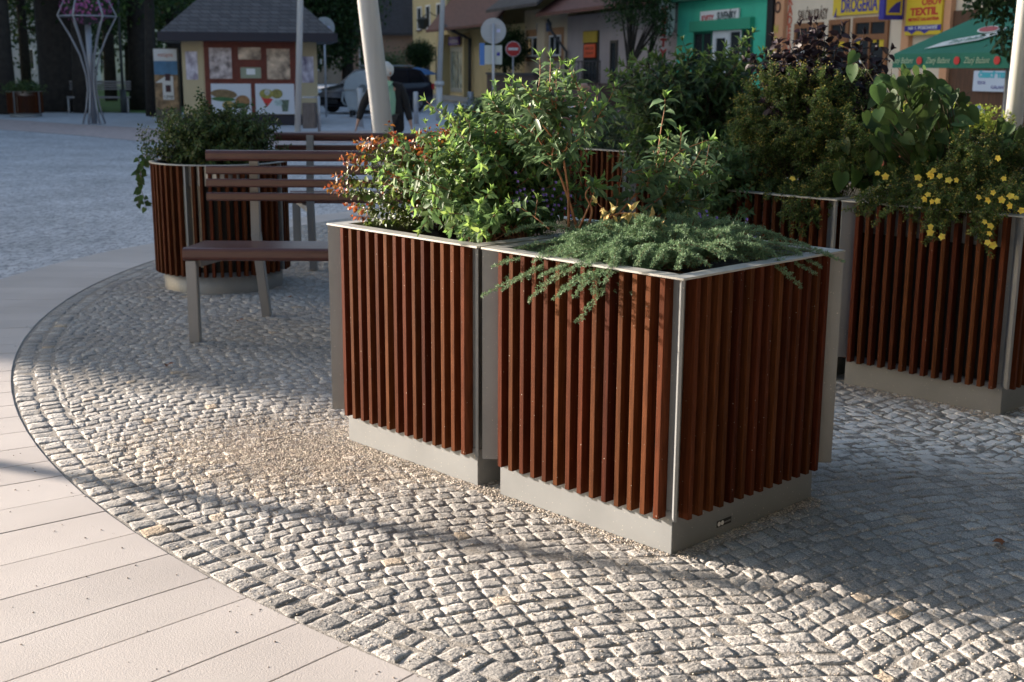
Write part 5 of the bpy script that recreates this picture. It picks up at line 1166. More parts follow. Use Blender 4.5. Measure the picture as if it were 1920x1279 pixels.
# ---------------- signs and poles
def pole(root, x, y, r, h, m, name="post"): mb = MB(); mb.tube([(x, y, 0), (x, y, h)], r, 10); return mb.build(name, m, root)
def disc_part(root, z, r, m, y, name, th=.02, n=36, x=0):
    mb = MB(); mb.prism([(x+r*math.cos(2*math.pi*k/n), z+r*math.sin(2*math.pi*k/n)) for k in range(n)], y, y+th); return mb.build(name, m, root)
m_back = mat("sign_back_grey", (0.40, 0.42, 0.44), .5, metal=.2); m_gal = mat("galvanised_post", (0.45, 0.46, 0.50), .45, metal=.4)
def round_back(px, py, rp_, dist, label, plate=False):
    b = atg(px, dist); z = at(px, py, dist).z; r = rp_/F_PX*dist; root = thing("road_sign", label, "road sign", tuple(b)); pole(root, 0, -.04, .032, z+r*.55, m_gal)
    d = disc_part(root, z, r, m_back, 0, "sign_disc"); mb = MB(); mb.box(-r*.6, r*.6, -.012, -.001, z+r*.48, z+r*.56); mb.box(-r*.6, r*.6, -.012, -.001, z-r*.56, z-r*.48); mb.build("clamp", m_gal, d)
    mb = MB(); mb.box(r*.25, r*.55, -.006, -.001, z-.12*r, z+.14*r); mb.build("sticker", P_("lilac_sticker", (.55, .55, .75)), d)
    if plate:
        z0, z1 = at(px, 121, dist).z, at(px, 85, dist).z; w = 16/F_PX*dist; mb = MB(); mb.box(-w, w, 0, .02, z0, z1); p = mb.build("plate", P_("sign_back_cream", (.52, .54, .50)), root, bevel=.008)
        mb = MB(); mb.box(w*.4, w*.75, -.006, -.001, (z0+z1)/2-.02, (z0+z1)/2+.06); mb.build("sticker", m_blue, p)
        mb = MB(); mb.box(-w-.12, -w-.001, .03, .045, z0-.02, z1+.05); mb.build("blue_plate", P_("mid_blue_plate", (.08, .20, .50)), root)
    return root
round_back(925, 58, 23, 30.0, "grey back of a round road sign with a square plate below it", True)
round_back(610, 52, 19, 41.5, "grey back of a round road sign right of the kiosk roof")
b = atg(962, 54); z = at(962, 92, 54).z; ne = thing("road_sign", "red no-entry sign with a white bar on a grey post", "road sign", tuple(b)); pole(ne, 0, .05, .035, z+.1, m_gal)
disc_part(ne, z, .32, m_white, -.02, "rim"); d = disc_part(ne, z, .295, m_red, -.035, "sign_disc", .014); mb = MB(); mb.box(-.21, .21, -.042, -.036, z-.05, z+.05); mb.build("bar", m_white, d)
b = atg(833, 39.5); lp = thing("lamp_post", "slim grey lamp post with a collar, left of the yellow house door", "street lamp", tuple(b)); zc = at(833, 160, 39.5).z
mb = MB(); mb.tube([(-.18, 0, 0), (-.16, 0, zc)], .105, 14); mb.build("base_tube", m_mastp, lp); mb = MB(); mb.tube([(-.16, 0, zc), (-.16, 0, zc+.12)], .15, 14); mb.build("collar", m_mastp, lp)
mb = MB(); mb.tube([(-.16, 0, zc+.12), (.16, 0, 7.5)], [.085, .06], 14); mb.build("shaft", m_mastp, lp)
b = atg(936, 66); pp = thing("utility_pole", "grey concrete pole rising behind the round sign back", "pole", tuple(b)); pole(pp, 0, 0, .17, 9, mat("concrete_grey", (.33, .33, .35), .8, var=.1), "shaft")
pk = atg(228, 44.5); pl_ = thing("park_lamp", "thin dark park lamp standing on the lawn", "street lamp", tuple(pk)); pole(pl_, 0, 0, .05, 5.2, P_("dark_lamp_green", (.03, .035, .035)), "shaft"); mb = MB(); mb.tube([(0, 0, 0), (0, 0, .8)], .11, 12); mb.build("base_tube", P_("dark_lamp_green", (.03, .035, .035)), pl_)
for px, t, b_, dist, lab in ((674, 165, 240, 34.0, "slim grey bollard in front of the rounded waste container"), (779, 172, 234, 36.0, "pale grey bollard right of the walking woman"), (882, 172, 192, 57.0, "short steel bollard near the yellow house corner")):
    g = atg(px, dist); root = thing("bollard", lab, "bollard", tuple(g), 0, "bollards along the street"); h = at(px, t, dist).z; mb = MB(); r = .075 if dist < 50 else .14; mb.tube([(0, 0, 0), (0, 0, h-.02), (0, 0, h)], [r, r, r*.8], 14); mb.build("shaft", m_gal, root)
    mb = MB(); mb.lathe([(.01, .03), (r*1.5, .03), (r*1.5, 0)], 14); mb.build("foot", m_gal, root)
# lantern on the yellow house
ln = thing("wall_lantern", "dark old style lantern hung on the yellow house above the lamp post's left", "lamp", tuple(F0+FD*fs(822)+FN*.9), FROT)
zl0, zl1 = fz(822, 56), fz(822, 32); mb = MB(); mb.lathe([(.02, zl0), (.20, zl0+.05), (.36, zl1-.18), (.40, zl1-.15), (.05, zl1)], 6, smooth=False); mb.build("lamp_head", P_("dark_lamp_green", (.03, .035, .035)), ln)
mb = MB(); mb.tube([(0, 0, zl1), (0, .4, zl1+.25), (0, .9, zl1)], .03, 6); mb.build("bracket", m_gutter, ln)
# mirror/box on the pole at the yellow house
# ---------------- litter bin
b = atg(578, 32.0); lb = thing("litter_bin", "timber clad litter bin on a steel post beside the kiosk", "litter bin", tuple(b)); w = 12/F_PX*32
mb = MB(); mb.box(-w, w, -w*.9, w*.9, .08, at(578, 193, 32).z); mb.build("bin_body", mat("grey_wood_slats", (.16, .13, .12), .7, var=.3, scale=12, stretch=(6, 6, .5)), lb, bevel=.01)
mb = MB(); mb.tube([(w+.07, 0, 0), (w+.07, 0, at(590, 180, 32).z)], .04, 10); mb.build("post", m_gal, lb)
mb = MB(); mb.box(-w, w, -w*.9, w*.9, at(578, 193, 32).z+.12, at(578, 193, 32).z+.16); mb.build("lid", m_gal, lb, bevel=.01)
# ---------------- rounded waste container
b = atg(683, 42.0); wc = thing("waste_container", "pale grey round-lidded waste container on wheels between the kiosk and the mast", "waste container", tuple(b)); m_wc = mat("pale_grey_plastic", (.50, .55, .58), .5, var=.05)
H = at(683, 133, 42).z; R_ = .62; zc = H-R_; body_pts = [(-.50, .22), (.50, .22), (.62, zc-.2), (.62, zc), (-.62, zc), (-.62, zc-.2)]
mb = MB(); mb.prism(body_pts, -.5, .6); mb.build("bin_body", m_wc, wc, bevel=.03)
mb = MB(); n = 18; mb.prism([(-R_*1.03, zc+.004)]+[(-R_*1.03*math.cos(math.pi*k/n), zc+.004+R_*math.sin(math.pi*k/n)) for k in range(1, n)]+[(R_*1.03, zc+.004)], -.53, .63); mb.build("lid", m_wc, wc, bevel=.02)
disc_part(wc, zc+.06, .13, mat("grey_hub", (.18, .20, .21), .5), -.56, "hub", .03); disc_part(wc, zc+.06, .26, m_wc, -.545, "hub_ring", .03)
for sx_ in (-1, 1):
    for yy in (-.35, .45): mb = MB(); mb.tube([(sx_*.42-.04, yy, .11), (sx_*.42+.04, yy, .11)], .11, 14); mb.build("wheel", m_black, wc)
mb = MB(); mb.tube([(-.66, -.3, zc-.05), (-.72, -.3, zc-.35), (-.60, -.3, zc-.5)], .035, 6); mb.build("handle", m_wc, wc)
# ---------------- car
m_car = mat("dark_blue_car_paint", (0.008, 0.009, 0.016), .3, coat=.15, spec=.35); m_cglass = mat("car_glass", (.010, .012, .014), .15, spec=.3)
a = Vector((-5.95, 45.4, 0)); hd = math.atan2(.78, .63); CAR = thing("parked_car", "dark blue estate car parked behind the waste container", "car", (a.x, a.y, 0), hd)
def car(root):
    L0, L1, w = -.88, 3.72, .90
    sec = [(-.88, .30, .55, .66), (-.80, .25, .72, .80), (-.45, .22, .86, .88), (.35, .20, .98, .90), (1.0, .20, 1.02, .90), (3.0, .20, 1.05, .90), (3.5, .24, 1.05, .86), (3.70, .35, .98, .78)]
    mb = MB(); vs = []; n = 8
    for x, z0, z1, hwd in sec:
        zm = (z0+z1)/2; vs += [(x, -hwd*.94, z0), (x, -hwd, zm-.1), (x, -hwd, zm+.12), (x, -hwd*.93, z1), (x, hwd*.93, z1), (x, hwd, zm+.12), (x, hwd, zm-.1), (x, hwd*.94, z0)]
    fs_ = [tuple(range(n))[::-1], tuple(range((len(sec)-1)*n, len(sec)*n))]+[(i*n+k, (i+1)*n+k, (i+1)*n+(k+1) % n, i*n+(k+1) % n) for i in range(len(sec)-1) for k in range(n)]
    mb.add(vs, fs_, 0, True); mb.build("body", m_car, root)
    mb = MB(); rf = [(.30, .98), (1.05, 1.50), (1.5, 1.60), (2.6, 1.60), (3.15, 1.50), (3.62, 1.02)]; vs = []
    for x, z in rf: t = (z-1.0)/.6; vs += [(x, -.82+.17*t, z), (x, .82-.17*t, z)]
    vs += [(x, s*.82, .97) for x, z in rf for s in (-1, 1)]; m_ = len(rf)
    mb.add(vs, [(2*i, 2*i+2, 2*i+3, 2*i+1) for i in range(m_-1)]+[(2*i, 2*m_+2*i, 2*m_+2*i+2, 2*i+2) for i in range(m_-1)]+[(2*i+1, 2*i+3, 2*m_+2*i+3, 2*m_+2*i+1) for i in range(m_-1)], 0); mb.build("cabin", m_car, root)
    for s in (-1, 1):
        for x0, x1, xt0, xt1 in ((.62, 1.42, 1.12, 1.46), (1.50, 2.35, 1.52, 2.35), (2.43, 3.2, 2.43, 2.98)):
            y0, y1 = s*.822, s*.672; mb = MB(); mb.add([(x0, y0*1.004, 1.05), (x1, y0*1.004, 1.05), (xt1, y1*1.012, 1.52), (xt0, y1*1.012, 1.52)], [(0, 1, 2, 3)]); mb.build("side_window", m_cglass, root)
        for x in (0, 2.75):
            mb = MB(); mb.tube([(x, s*.72, .34), (x, s*.91, .34)], .34, 26); wh = mb.build("wheel", m_black, root); mb = MB(); mb.tube([(x, s*.90, .34), (x, s*.925, .34)], .20, 18); mb.build("rim", mat("alloy", (.45, .45, .47), .35, metal=.7), wh)
            for k in range(5):
                an = k*1.257; mb = MB(); mb.bar((x+.05*math.cos(an), s*.93, .34+.05*math.sin(an)), (x+.19*math.cos(an+.25), s*.93, .34+.19*math.sin(an+.25)), .05, .02); mb.build("spoke", m_black, wh)
        mb = MB(); mb.ball((-.70, s*.66, .70), .15, 12, 8, 0, (1, 1, .6)); mb.build("headlight", mat("lamp_glass", (.55, .58, .62), .1, metal=.4), root)
        mb = MB(); mb.box(3.60, 3.72, s*.78-.05, s*.78+.05, .80, 1.02); mb.build("tail_light", m_red, root, bevel=.01)
        mb = MB(); mb.ball((.85, s*.98, 1.05), .10, 8, 6, 0, (.7, 1, .7)); mb.build("mirror", m_car, root)
        mb = MB(); mb.tube([(1.3, s*.60, 1.66), (2.8, s*.60, 1.66)], .018, 6); mb.build("roof_rail", m_gal, root)
    mb = MB(); mb.add([(.32, -.76, 1.0), (.32, .76, 1.0), (1.03, .64, 1.505), (1.03, -.64, 1.505)], [(0, 1, 2, 3)]); o = mb.build("windscreen", m_cglass, root); o.location = (-.012, 0, .012)
    mb = MB(); mb.box(-.90, -.86, -.45, .45, .34, .50); mb.build("grille", m_black, root)
car(CAR)
# ---------------- parasols
m_pg = mat("green_parasol_cloth", (0.02, 0.165, 0.11), .8, var=.08, scale=3)
cs = [Vector((5.52, 18.5, 0)), Vector((6.42, 16.5, 0)), Vector((8.42, 17.4, 0)), Vector((7.52, 19.4, 0))]; pc = sum(cs, Vector())/4
pr_ = thing("green_parasol", "green parasol with a white ribbon emblem and red round marks on its valance", "parasol", (pc.x, pc.y, 0)); ze_, za_ = 1.83, 2.56
lc = [c-Vector((pc.x, pc.y, 0)) for c in cs]
mb = MB(); top = [c+Vector((0, 0, ze_)) for c in lc]; lo = [c*1.01+Vector((0, 0, ze_-.20)) for c in lc]; ap = Vector((0, 0, za_)); sg_ = 8
for i in range(4):
    j = (i+1) % 4; mb.add([ap, top[i], top[j], (ap+top[i]+top[j])/3-Vector((0, 0, .03))], [(0, 1, 3), (1, 2, 3), (2, 0, 3)]); mb.add([lo[i], lo[j], top[j], top[i]], [(0, 1, 2, 3)])
cn = mb.build("canopy", m_pg, pr_); sm_ = cn.modifiers.new("thickness", 'SOLIDIFY'); sm_.thickness = .006
mb = MB(); mb.tube([(0, 0, 0), (0, 0, za_-.05)], .025, 12); mb.build("pole", m_gal, pr_)
mb = MB(); mb.lathe([(.01, .09), (.26, .08), (.30, 0)], 20); mb.build("base", m_gutter, pr_)
# marks: frame of the left roof face (corner 0 -> corner 1)
e = (lc[1]-lc[0]).normalized(); nrm = Vector((e.y, -e.x, 0)); mid = (top[0]+top[1])/2; upf = (ap-mid).normalized(); nf = e.cross(upf).normalized(); Lf = (lc[1]-lc[0]).length
MF = Matrix((e, upf, nf)).transposed()
def face_pts(pts): return [mid+e*x+upf*y+nf*(.014-0.0*y)+Vector((0, 0, 0)) for x, y in pts]
def face_shape(pts, m, nm, lift=.0):
    P = [p+nf*lift for p in face_pts(pts)]; mb = MB(); n = len(P); mb.add(P+[p-nf*.004 for p in P], [tuple(range(n)), tuple(range(2*n-1, n-1, -1))]+[(i, i+n, (i+1) % n+n, (i+1) % n) for i in range(n)]); return mb.build(nm, m, cn)
m_rib = P_("ribbon_white", (.62, .68, .68)); rib = face_shape([(-.56, .10), (-.10, .20), (.30, .30), (.52, .44), (.53, .62), (.46, .50), (.28, .44), (-.14, .34), (-.36, .26)], m_rib, "ribbon")
face_shape([(.24+.20*math.cos(k*.349), .55+.085*math.sin(k*.349)) for k in range(18)], m_rib, "emblem_edge", .004); face_shape([(.24+.17*math.cos(k*.349), .55+.065*math.sin(k*.349)) for k in range(18)], P_("emblem_red", (.40, .08, .08)), "emblem", .010)
t_ = text("Zlatý Bažant", .11, mid+e*.05+upf*.305+nf*.020, (Matrix.Rotation(.22, 3, nf) @ MF), P_("ribbon_print", (.10, .25, .20)), cn, shear=.4, extrude=.001)
MV = Matrix((e, Vector((0, 0, 1)), nrm)).transposed()
for k, s_ in enumerate((-.75, -.15, .45)):
    p = (lo[0]+lo[1])/2+e*s_*Lf/2*1.1+Vector((0, 0, .10))+nrm*.012; text("Zlatý Bažant", .115, p, MV, P_("valance_print", (.40, .52, .36)), cn, shear=.3, extrude=.001, sx=.8)
    q = p+e*Lf*.165; mb = MB(); n = 16; P = [q+e*.055*math.cos(k2*.3927)+Vector((0, 0, .055*math.sin(k2*.3927))) for k2 in range(n)]; mb.add(P+[x-nrm*.006 for x in P], [tuple(range(n)), tuple(range(2*n-1, n-1, -1))]+[(i, i+n, (i+1) % n+n, (i+1) % n) for i in range(n)]); mb.build("red_mark", m_red, cn)
b = atg(781, 58); bp_ = thing("blue_parasol", "small blue parasol by the round-headed tree", "parasol", tuple(b)); z1 = at(781, 126, 58).z; z0 = at(781, 140, 58).z
mb = MB(); mb.lathe([(.02, z1), (.45, z1-.08), (.90, z0+.04), (.93, z0)], 14); mb.build("canopy", P_("blue_cloth", (.03, .14, .34)), bp_); pole(bp_, 0, 0, .03, z1, m_gal, "pole")
# ---------------- far left planter and benches
rp3 = copy_tree(rp); rp3.location = (-15.75, 40.8, 0); rp3.scale = (1.12, 1.12, .86); rp3['label'] = "far round planter by the park benches at the left edge"
fp_ = plant("far_planter_shrub", "dark low shrub in the far round planter at the left edge", Vector((-15.75, 40.8, .78))); leafmass(fp_, [((0, 0, .12), (.72, .6, .24), 1)], 900, m_sp, .09, .05)
for x, y, rz, lab in ((-15.6, 44.2, .15, "far park bench right of the far round planter"), (-19.6, 43.0, .1, "far park bench cut by the left picture edge")):
    c = copy_tree(be1); c.location = (x, y, 0); c.rotation_euler.z = rz; c['label'] = lab; c['group'] = "park benches by the lawn"
    for ch_ in c.children:
        if 'board' in ch_.name:
            ch_.data = ch_.data.copy(); ch_.data.materials[0] = mat("weathered_bench_wood", (.22, .20, .20), .6, var=.2, scale=5)
# ============================================================ people
m_skin = mat("skin", (0.42, 0.23, 0.16), .5, var=.06, scale=20); m_whair = mat("white_hair", (.62, .60, .56), .8, var=.12, scale=60, bump=.5, bscale=120); m_blk = mat("black_cloth", (.010, .009, .010), .85); m_mint = mat("mint_shirt", (.26, .45, .31), .8, var=.06)
def skinned(name, chains, m, parent, sub=2):
    """chains: list of [(co, r), ...]; equal coordinates are shared joints -> one continuous surface"""
    idx = {}; V_ = []; R_ = []; E_ = []
    def vid(co, r):
        k = tuple(round(c, 4) for c in co)
        if k not in idx: idx[k] = len(V_); V_.append(k); R_.append(r)
        return idx[k]
    for ch in chains:
        pr = None
        for co, r in ch:
            i = vid(co, r)
            if pr is not None and pr != i: E_.append((pr, i))
            pr = i
    me = bpy.data.meshes.new(name); me.from_pydata(V_, E_, []); me.materials.append(m); o = link(bpy.data.objects.new(name, me), parent)
    sk = o.modifiers.new("skin", 'SKIN'); sk.use_smooth_shade = True; sk.branch_smoothing = .4
    if not me.skin_vertices: me.skin_vertices.new()
    for i, r in enumerate(R_):
        rr = r if isinstance(r, tuple) else (r, r); me.skin_vertices[0].data[i].radius = rr
    me.skin_vertices[0].data[0].use_root = True
    s = o.modifiers.new("sub", 'SUBSURF'); s.levels = s.render_levels = sub
    return o
def hand(ch, w, d, s, side):
    """five fingers rooted in the palm; w wrist, d pointing direction, side = lateral vector"""
    w = Vector(w); d = Vector(d).normalized(); sd = Vector(side).normalized(); p = w+d*.075*s; ch.append([(tuple(w), .024*s), (tuple(p), (.034*s, .018*s))])
    for k, (l, o) in enumerate(((.070, -.030), (.080, -.010), (.076, .010), (.060, .029))):
        a = p+sd*o*s; b = a+(d+Vector((0, -.35, 0)))*l*.5*s; c = b+(d+Vector((0, -.9, 0)))*l*.4*s; ch.append([(tuple(p), (.034*s, .018*s)), (tuple(a+d*.01*s), .0095*s), (tuple(b), .0088*s), (tuple(c), .0078*s)])
    t = w+d*.03*s-sd*.03*s; ch.append([(tuple(w+d*.02*s), .024*s), (tuple(t), .011*s), (tuple(t+d*.045*s-sd*.012*s), .009*s)])
def head(root, c, s, m_hair, hair_kind, look=(0, -1, 0)):
    """face details as children of the body; c = head centre, look = facing direction"""
    f = Vector(look).normalized(); r = Vector((-f.y, f.x, 0)); c = Vector(c)
    for sx_ in (-1, 1):
        mb = MB(); mb.ball(c+f*.088*s+r*sx_*.032*s+Vector((0, 0, .005*s)), .011*s, 8, 6); mb.build("eye", m_white, root); mb = MB(); mb.ball(c+f*.097*s+r*sx_*.032*s+Vector((0, 0, .005*s)), .0055*s, 8, 6); mb.build("pupil", m_black, root)
        mb = MB(); mb.ball(c+r*sx_*.078*s-Vector((0, 0, .01*s)), .026*s, 8, 6, 0, (.5, .8, 1.1)); mb.build("ear", m_skin, root)
    mb = MB(); mb.ball(c+f*.105*s-Vector((0, 0, .022*s)), .017*s, 8, 6, 0, (.8, 1, 1.3)); mb.build("nose", m_skin, root)
    mb = MB(); mb.ball(c+f*.092*s-Vector((0, 0, .058*s)), .022*s, 8, 6, 0, (1, .5, .3)); mb.build("mouth", mat("lips", (.30, .10, .09), .5), root)
    if hair_kind:
        A = MB(); A.ball(c-f*.020*s+Vector((0, 0, .028*s)), .097*s, 16, 12, 0, (1, 1.02, 1.05)); o = A.build("hair", m_hair, root)
        me = o.data
        for v in me.vertices:
            q = v.co-c; n = Vector((math.sin(v.co.x*90), math.sin(v.co.y*97+1), math.sin(v.co.z*83))); v.co += n*.004*s
            if q.dot(f) > .045*s and q.z < .045*s: v.co -= f*(q.dot(f)-.045*s)
# ---- walking woman
WO = thing("person", "white haired woman in a black jacket over a mint shirt, walking behind the leaning mast", "person", (-1.80, 18.1, 0))
ch = []; hip = (0, 0, .88); hl_, hr_ = (-.09, 0, .86), (.09, 0, .86); kl, kr = (-.15, -.16, .46), (.12, .10, .47); al_, ar_ = (-.16, -.10, .09), (.15, .36, .14)
neck = (-.01, -.02, 1.40); chest = (0, 0, 1.22); sl, sr = (-.17, 0, 1.33), (.17, 0, 1.33); el_, er = (-.35, .02, 1.08), (.27, .06, 1.05); wl_, wr = (-.42, -.06, .84), (.33, -.02, .83)
ch += [[(hip, (.12, .09)), ((0, 0, 1.04), (.11, .085)), (chest, (.125, .085)), (neck, .055), ((-.015, -.035, 1.47), .062), ((-.02, -.04, 1.54), (.078, .088)), ((-.02, -.03, 1.60), (.065, .07))],
       [(chest, (.125, .085)), (sl, .060), (el_, .042), (wl_, .026)], [(chest, (.125, .085)), (sr, .060), (er, .042), (wr, .026)],
       [(hip, (.12, .09)), (hl_, .09), (kl, .06), (al_, .038), ((-.17, -.26, .05), .035)], [(hip, (.12, .09)), (hr_, .09), (kr, .06), (ar_, .038), ((.16, .24, .06), .035)]]
hand(ch, wl_, (-.25, -.15, -1), 1, (0, -1, 0)); hand(ch, wr, (.2, -.15, -1), 1, (0, -1, 0))
BW = skinned("body", ch, m_skin, WO)
skinned("shirt", [[((0, -.01, .80), (.165, .118)), ((0, -.01, 1.04), (.150, .116)), ((0, -.012, 1.23), (.165, .122)), ((-.01, -.02, 1.37), (.075, .07))], [((0, -.012, 1.23), (.165, .122)), ((-.15, 0, 1.31), .085)], [((0, -.012, 1.23), (.165, .122)), ((.15, 0, 1.31), .085)]], m_mint, WO)
for s in (-1, 1):        # open jacket: two halves with sleeves
    S_ = (sl, el_, wl_) if s < 0 else (sr, er, wr); w_ = Vector(S_[2]); e_ = Vector(S_[1])
    skinned("jacket", [[((s*.13, .02, .66), (.085, .12)), ((s*.115, .02, .90), (.088, .128)), ((s*.108, .02, 1.12), (.090, .128)), ((s*.11, .01, 1.30), (.095, .12)), ((s*.185, 0, 1.335), .098), (S_[1], .062), (tuple(e_.lerp(w_, .92)), .046)], [((s*.11, .01, 1.30), (.095, .12)), ((s*.07, .02, 1.395), .06)]], m_blk, WO)
skinned("jacket_back", [[((0, .06, .66), (.16, .07)), ((0, .06, 1.0), (.15, .07)), ((0, .05, 1.28), (.15, .07)), ((0, .04, 1.37), (.08, .045))]], m_blk, WO)
skinned("trousers", [[((0, 0, .90), (.155, .12)), (hl_, .11), (kl, .085), ((-.16, -.12, .13), .07)], [((0, 0, .90), (.155, .12)), (hr_, .11), (kr, .085), ((.148, .33, .17), .07)]], m_blk, WO)
for a_, b_ in (((-.165, -.08, .045), (-.17, -.28, .035)), ((.155, .36, .10), (.16, .20, .04))): skinned("shoe", [[(a_, .045), (b_, .038)]], m_black, WO)
mb = MB(); mb.add([(-.10, -.135, 1.40), (0, -.15, 1.30), (.10, -.135, 1.40), (0, -.10, 1.43), (-.10, -.12, 1.41), (0, -.13, 1.31), (.10, -.12, 1.41)], [(0, 1, 3), (1, 2, 3), (0, 4, 5, 1), (1, 5, 6, 2)]); mb.build("collar", m_mint, WO)
head(BW, (-.02, -.04, 1.535), 1.12, m_whair, True, (-.55, -1, -.1))
# ---- seated people behind the planters, each on a bench of its own
def sitter(loc, rz, label, m_top, m_hair, hair, cap=None, zoff=0.0):
    R = thing("person", label, "person", loc, rz); ch = []; z = .62
    hip = (0, 0, z+.05); chest = (0, .02, z+.42); neck = (0, 0, z+.60); hc = Vector((0, -.02, z+.74))
    ch += [[(hip, (.16, .12)), ((0, .02, z+.22), (.14, .11)), (chest, (.16, .115)), (neck, .055), ((0, -.01, z+.66), .06), (tuple(hc), (.08, .09)), ((0, -.01, z+.80), (.07, .075))]]
    for s in (-1, 1):
        sh, el2, wr2 = (s*.18, .02, z+.53), (s*.25, -.03, z+.27), (s*.14, -.25, z+.17); ch.append([(chest, (.16, .115)), (sh, .06), (el2, .042), (wr2, .027)]); hand(ch, wr2, (-s*.4, -1, -.2), 1, (s, 0, 0))
        ch.append([(hip, (.16, .12)), ((s*.10, -.05, z+.03), .09), ((s*.12, -.46, z+.0), .06), ((s*.12, -.50, .09), .04), ((s*.12, -.64, .05), .036)])
        skinned("trouser_leg", [[((s*.09, .02, z+.05), .115), ((s*.12, -.46, z+.0), .08), ((s*.12, -.50, .15), .065)]], mat("grey_trousers", (.06, .06, .07), .8), R)
        skinned("shoe", [[((s*.12, -.50, .05), .046), ((s*.12, -.66, .04), .04)]], m_black, R)
    B_ = skinned("body", ch, m_skin, R)
    skinned("shirt", [[((0, 0, z), (.175, .135)), ((0, .02, z+.22), (.155, .125)), ((0, .02, z+.42), (.175, .13)), ((0, .01, z+.56), (.085, .07))]]+[[((0, .02, z+.42), (.175, .13)), ((s*.18, .02, z+.53), .075), ((s*.24, -.02, z+.32), .06)] for s in (-1, 1)], m_top, R)
    head(B_, hc, 1.1, m_hair, hair)
    if cap: mb = MB(); mb.lathe([(.001, .12), (.06, .11), (.105, .06), (.118, 0)], 18, c=(hc.x, hc.y, hc.z+.03)); mb.lathe([(.10, .0), (.15, -.01)], 18, c=(hc.x, hc.y-.03, hc.z+.03)); mb.build("cap", cap, R)
    return R
sitter((.90, 16.6, 0), math.radians(150), "bald person in a pale blue shirt seated beyond the tall hypericum", mat("pale_blue_shirt", (.40, .48, .60), .8), m_whair, False)
cp_ = sitter((4.80, 13.1, 0), math.radians(200), "person with a pale blue cap seated beyond the heart-leaved shrub", mat("dark_red_shirt", (.12, .03, .03), .8), m_whair, False, cap=mat("pale_blue_cap", (.42, .50, .68), .8))
cp_.scale = (.83, .83, .83)
for x, y, rz, lab in ((.90, 16.6, 150, "wooden bench under the bald seated person"), (4.80, 13.1, 200, "wooden bench under the person with the pale cap")):
    c = copy_tree(be1); a = math.radians(rz); c['label'] = lab; c['group'] = 'benches on the far side of the circle'; q = .83 if x > 2 else 1.0; c.scale = (q, q, q)
    off = Matrix.Rotation(a, 3, 'Z') @ (Vector((1.05, .30, 0))*q); c.location = (x-off.x, y-off.y, 0); c.rotation_euler.z = a
# ============================================================ trees
m_trunk = mat("tree_bark", (0.028, 0.022, 0.018), .9, var=.4, scale=6, bump=.8, bscale=16); m_tl = lm("park_leaf", (0.030, 0.062, 0.018), .5, .5, .25, .03); m_tl2 = lm("park_leaf_light", (0.075, 0.12, 0.03), .4, .5, .35, .03)
def tree(name, label, loc, trunk, crown, nleaf, ll, m=m_tl, group=None, forks=5, m2=None, share2=.12, dens=None):
    """trunk: [(r, x, y, z), ...]; crown: [(centre, radii, share), ...]"""
    root = thing(name, label, "tree", loc, 0, group); mb = MB(); mb.tube([(x, y, z) for r, x, y, z in trunk], [t[0] for t in trunk], 12)
    top = Vector(trunk[-1][1:]); r0 = trunk[-1][0]
    for c, r, w in crown:
        for k in range(forks):
            e = inside(c, (r[0]*.8, r[1]*.8, r[2]*.7)); b = top+Vector((0, 0, -random.random()*.15*top.z)); mb.tube(bez(b, b.lerp(e, .45)+Vector((0, 0, .12*r[2])), e, 6), [r0*.6, r0*.5, r0*.4, r0*.28, r0*.16, r0*.06], 6)
    mb.build("trunk", m_trunk, root); A = LS(); B = LS(); tot = sum(w for _, _, w in crown)
    for c, r, w in crown:
        nc = int(nleaf*w/tot/9); cen = [ell(c, r, .25) for _ in range(nc)]
        for p in cen:
            o = (p-Vector(c)).normalized()
            for k in range(9):
                q = p+rv(ll*1.1); D = (o*.5+rv(.7)-Vector((0, 0, .2))).normalized(); s_ = random.uniform(.6, 1.25); (B if (m2 and random.random() < share2) else A).add(q, D, Vector((0, 0, .8))+rv(.5)+o*.3, ll*s_, ll*.62*s_)
    A.build("crown", m, root, LEAF4 if ll > .1 else LEAF8)
    if m2: B.build("light_leaves", m2, root, LEAF4)
    return root
G_P = "old trees of the park"
def pt(px, dist): p = at(px, 130, dist); return (p.x, dist, 0)
tree("park_tree", "black trunked tree cut by the left picture edge", pt(4, 43), [(.42, 0, 0, 0), (.34, .02, 0, 2), (.30, .05, 0, 4.5)], [((-.5, 0, 7.5), (3.2, 3, 3.8), 1)], 3600, .24, group=G_P, m2=m_tl2)
tree("park_tree", "thickest dark trunk left of the flower column, flaring at its foot", pt(115, 46), [(1.02, .15, 0, 0), (.88, .08, 0, .9), (.78, 0, 0, 2.2), (.74, -.05, 0, 5.0)], [((0, 0, 8.0), (3.6, 3.4, 4.2), 1), ((1.6, -.3, 4.4), (1.2, 1.0, 1.3), .12)], 4200, .24, group=G_P, m2=m_tl2)
tree("park_tree", "grey-brown trunk just behind the steel flower column", pt(150, 44.5), [(.34, 0, 0, 0), (.27, .02, 0, 2), (.24, .1, 0, 4.4)], [((.6, 0, 6.6), (2.4, 2.2, 3.1), 1), ((1.0, 0, 3.8), (.9, .8, .9), .12)], 3000, .20, group=G_P, m2=m_tl2, share2=.25)
tree("park_tree", "dark trunk left of the advertising column", pt(262, 47.5), [(.46, 0, 0, 0), (.38, 0, 0, 2), (.34, 0, 0, 5)], [((0, 0, 7.2), (3.4, 3.0, 4.4), 1), ((-1.7, 0, 3.9), (1.2, 1, 1.2), .15)], 4600, .22, group=G_P, m2=m_tl2, share2=.16)
tree("park_tree", "slim dark trunk deep in the park between two thick ones", pt(205, 60), [(.30, 0, 0, 0), (.26, .03, 0, 2.5), (.22, .1, 0, 5)], [((0, 0, 7.0), (3.6, 3, 4.0), 1)], 3600, .26, group=G_P, m2=m_tl2)
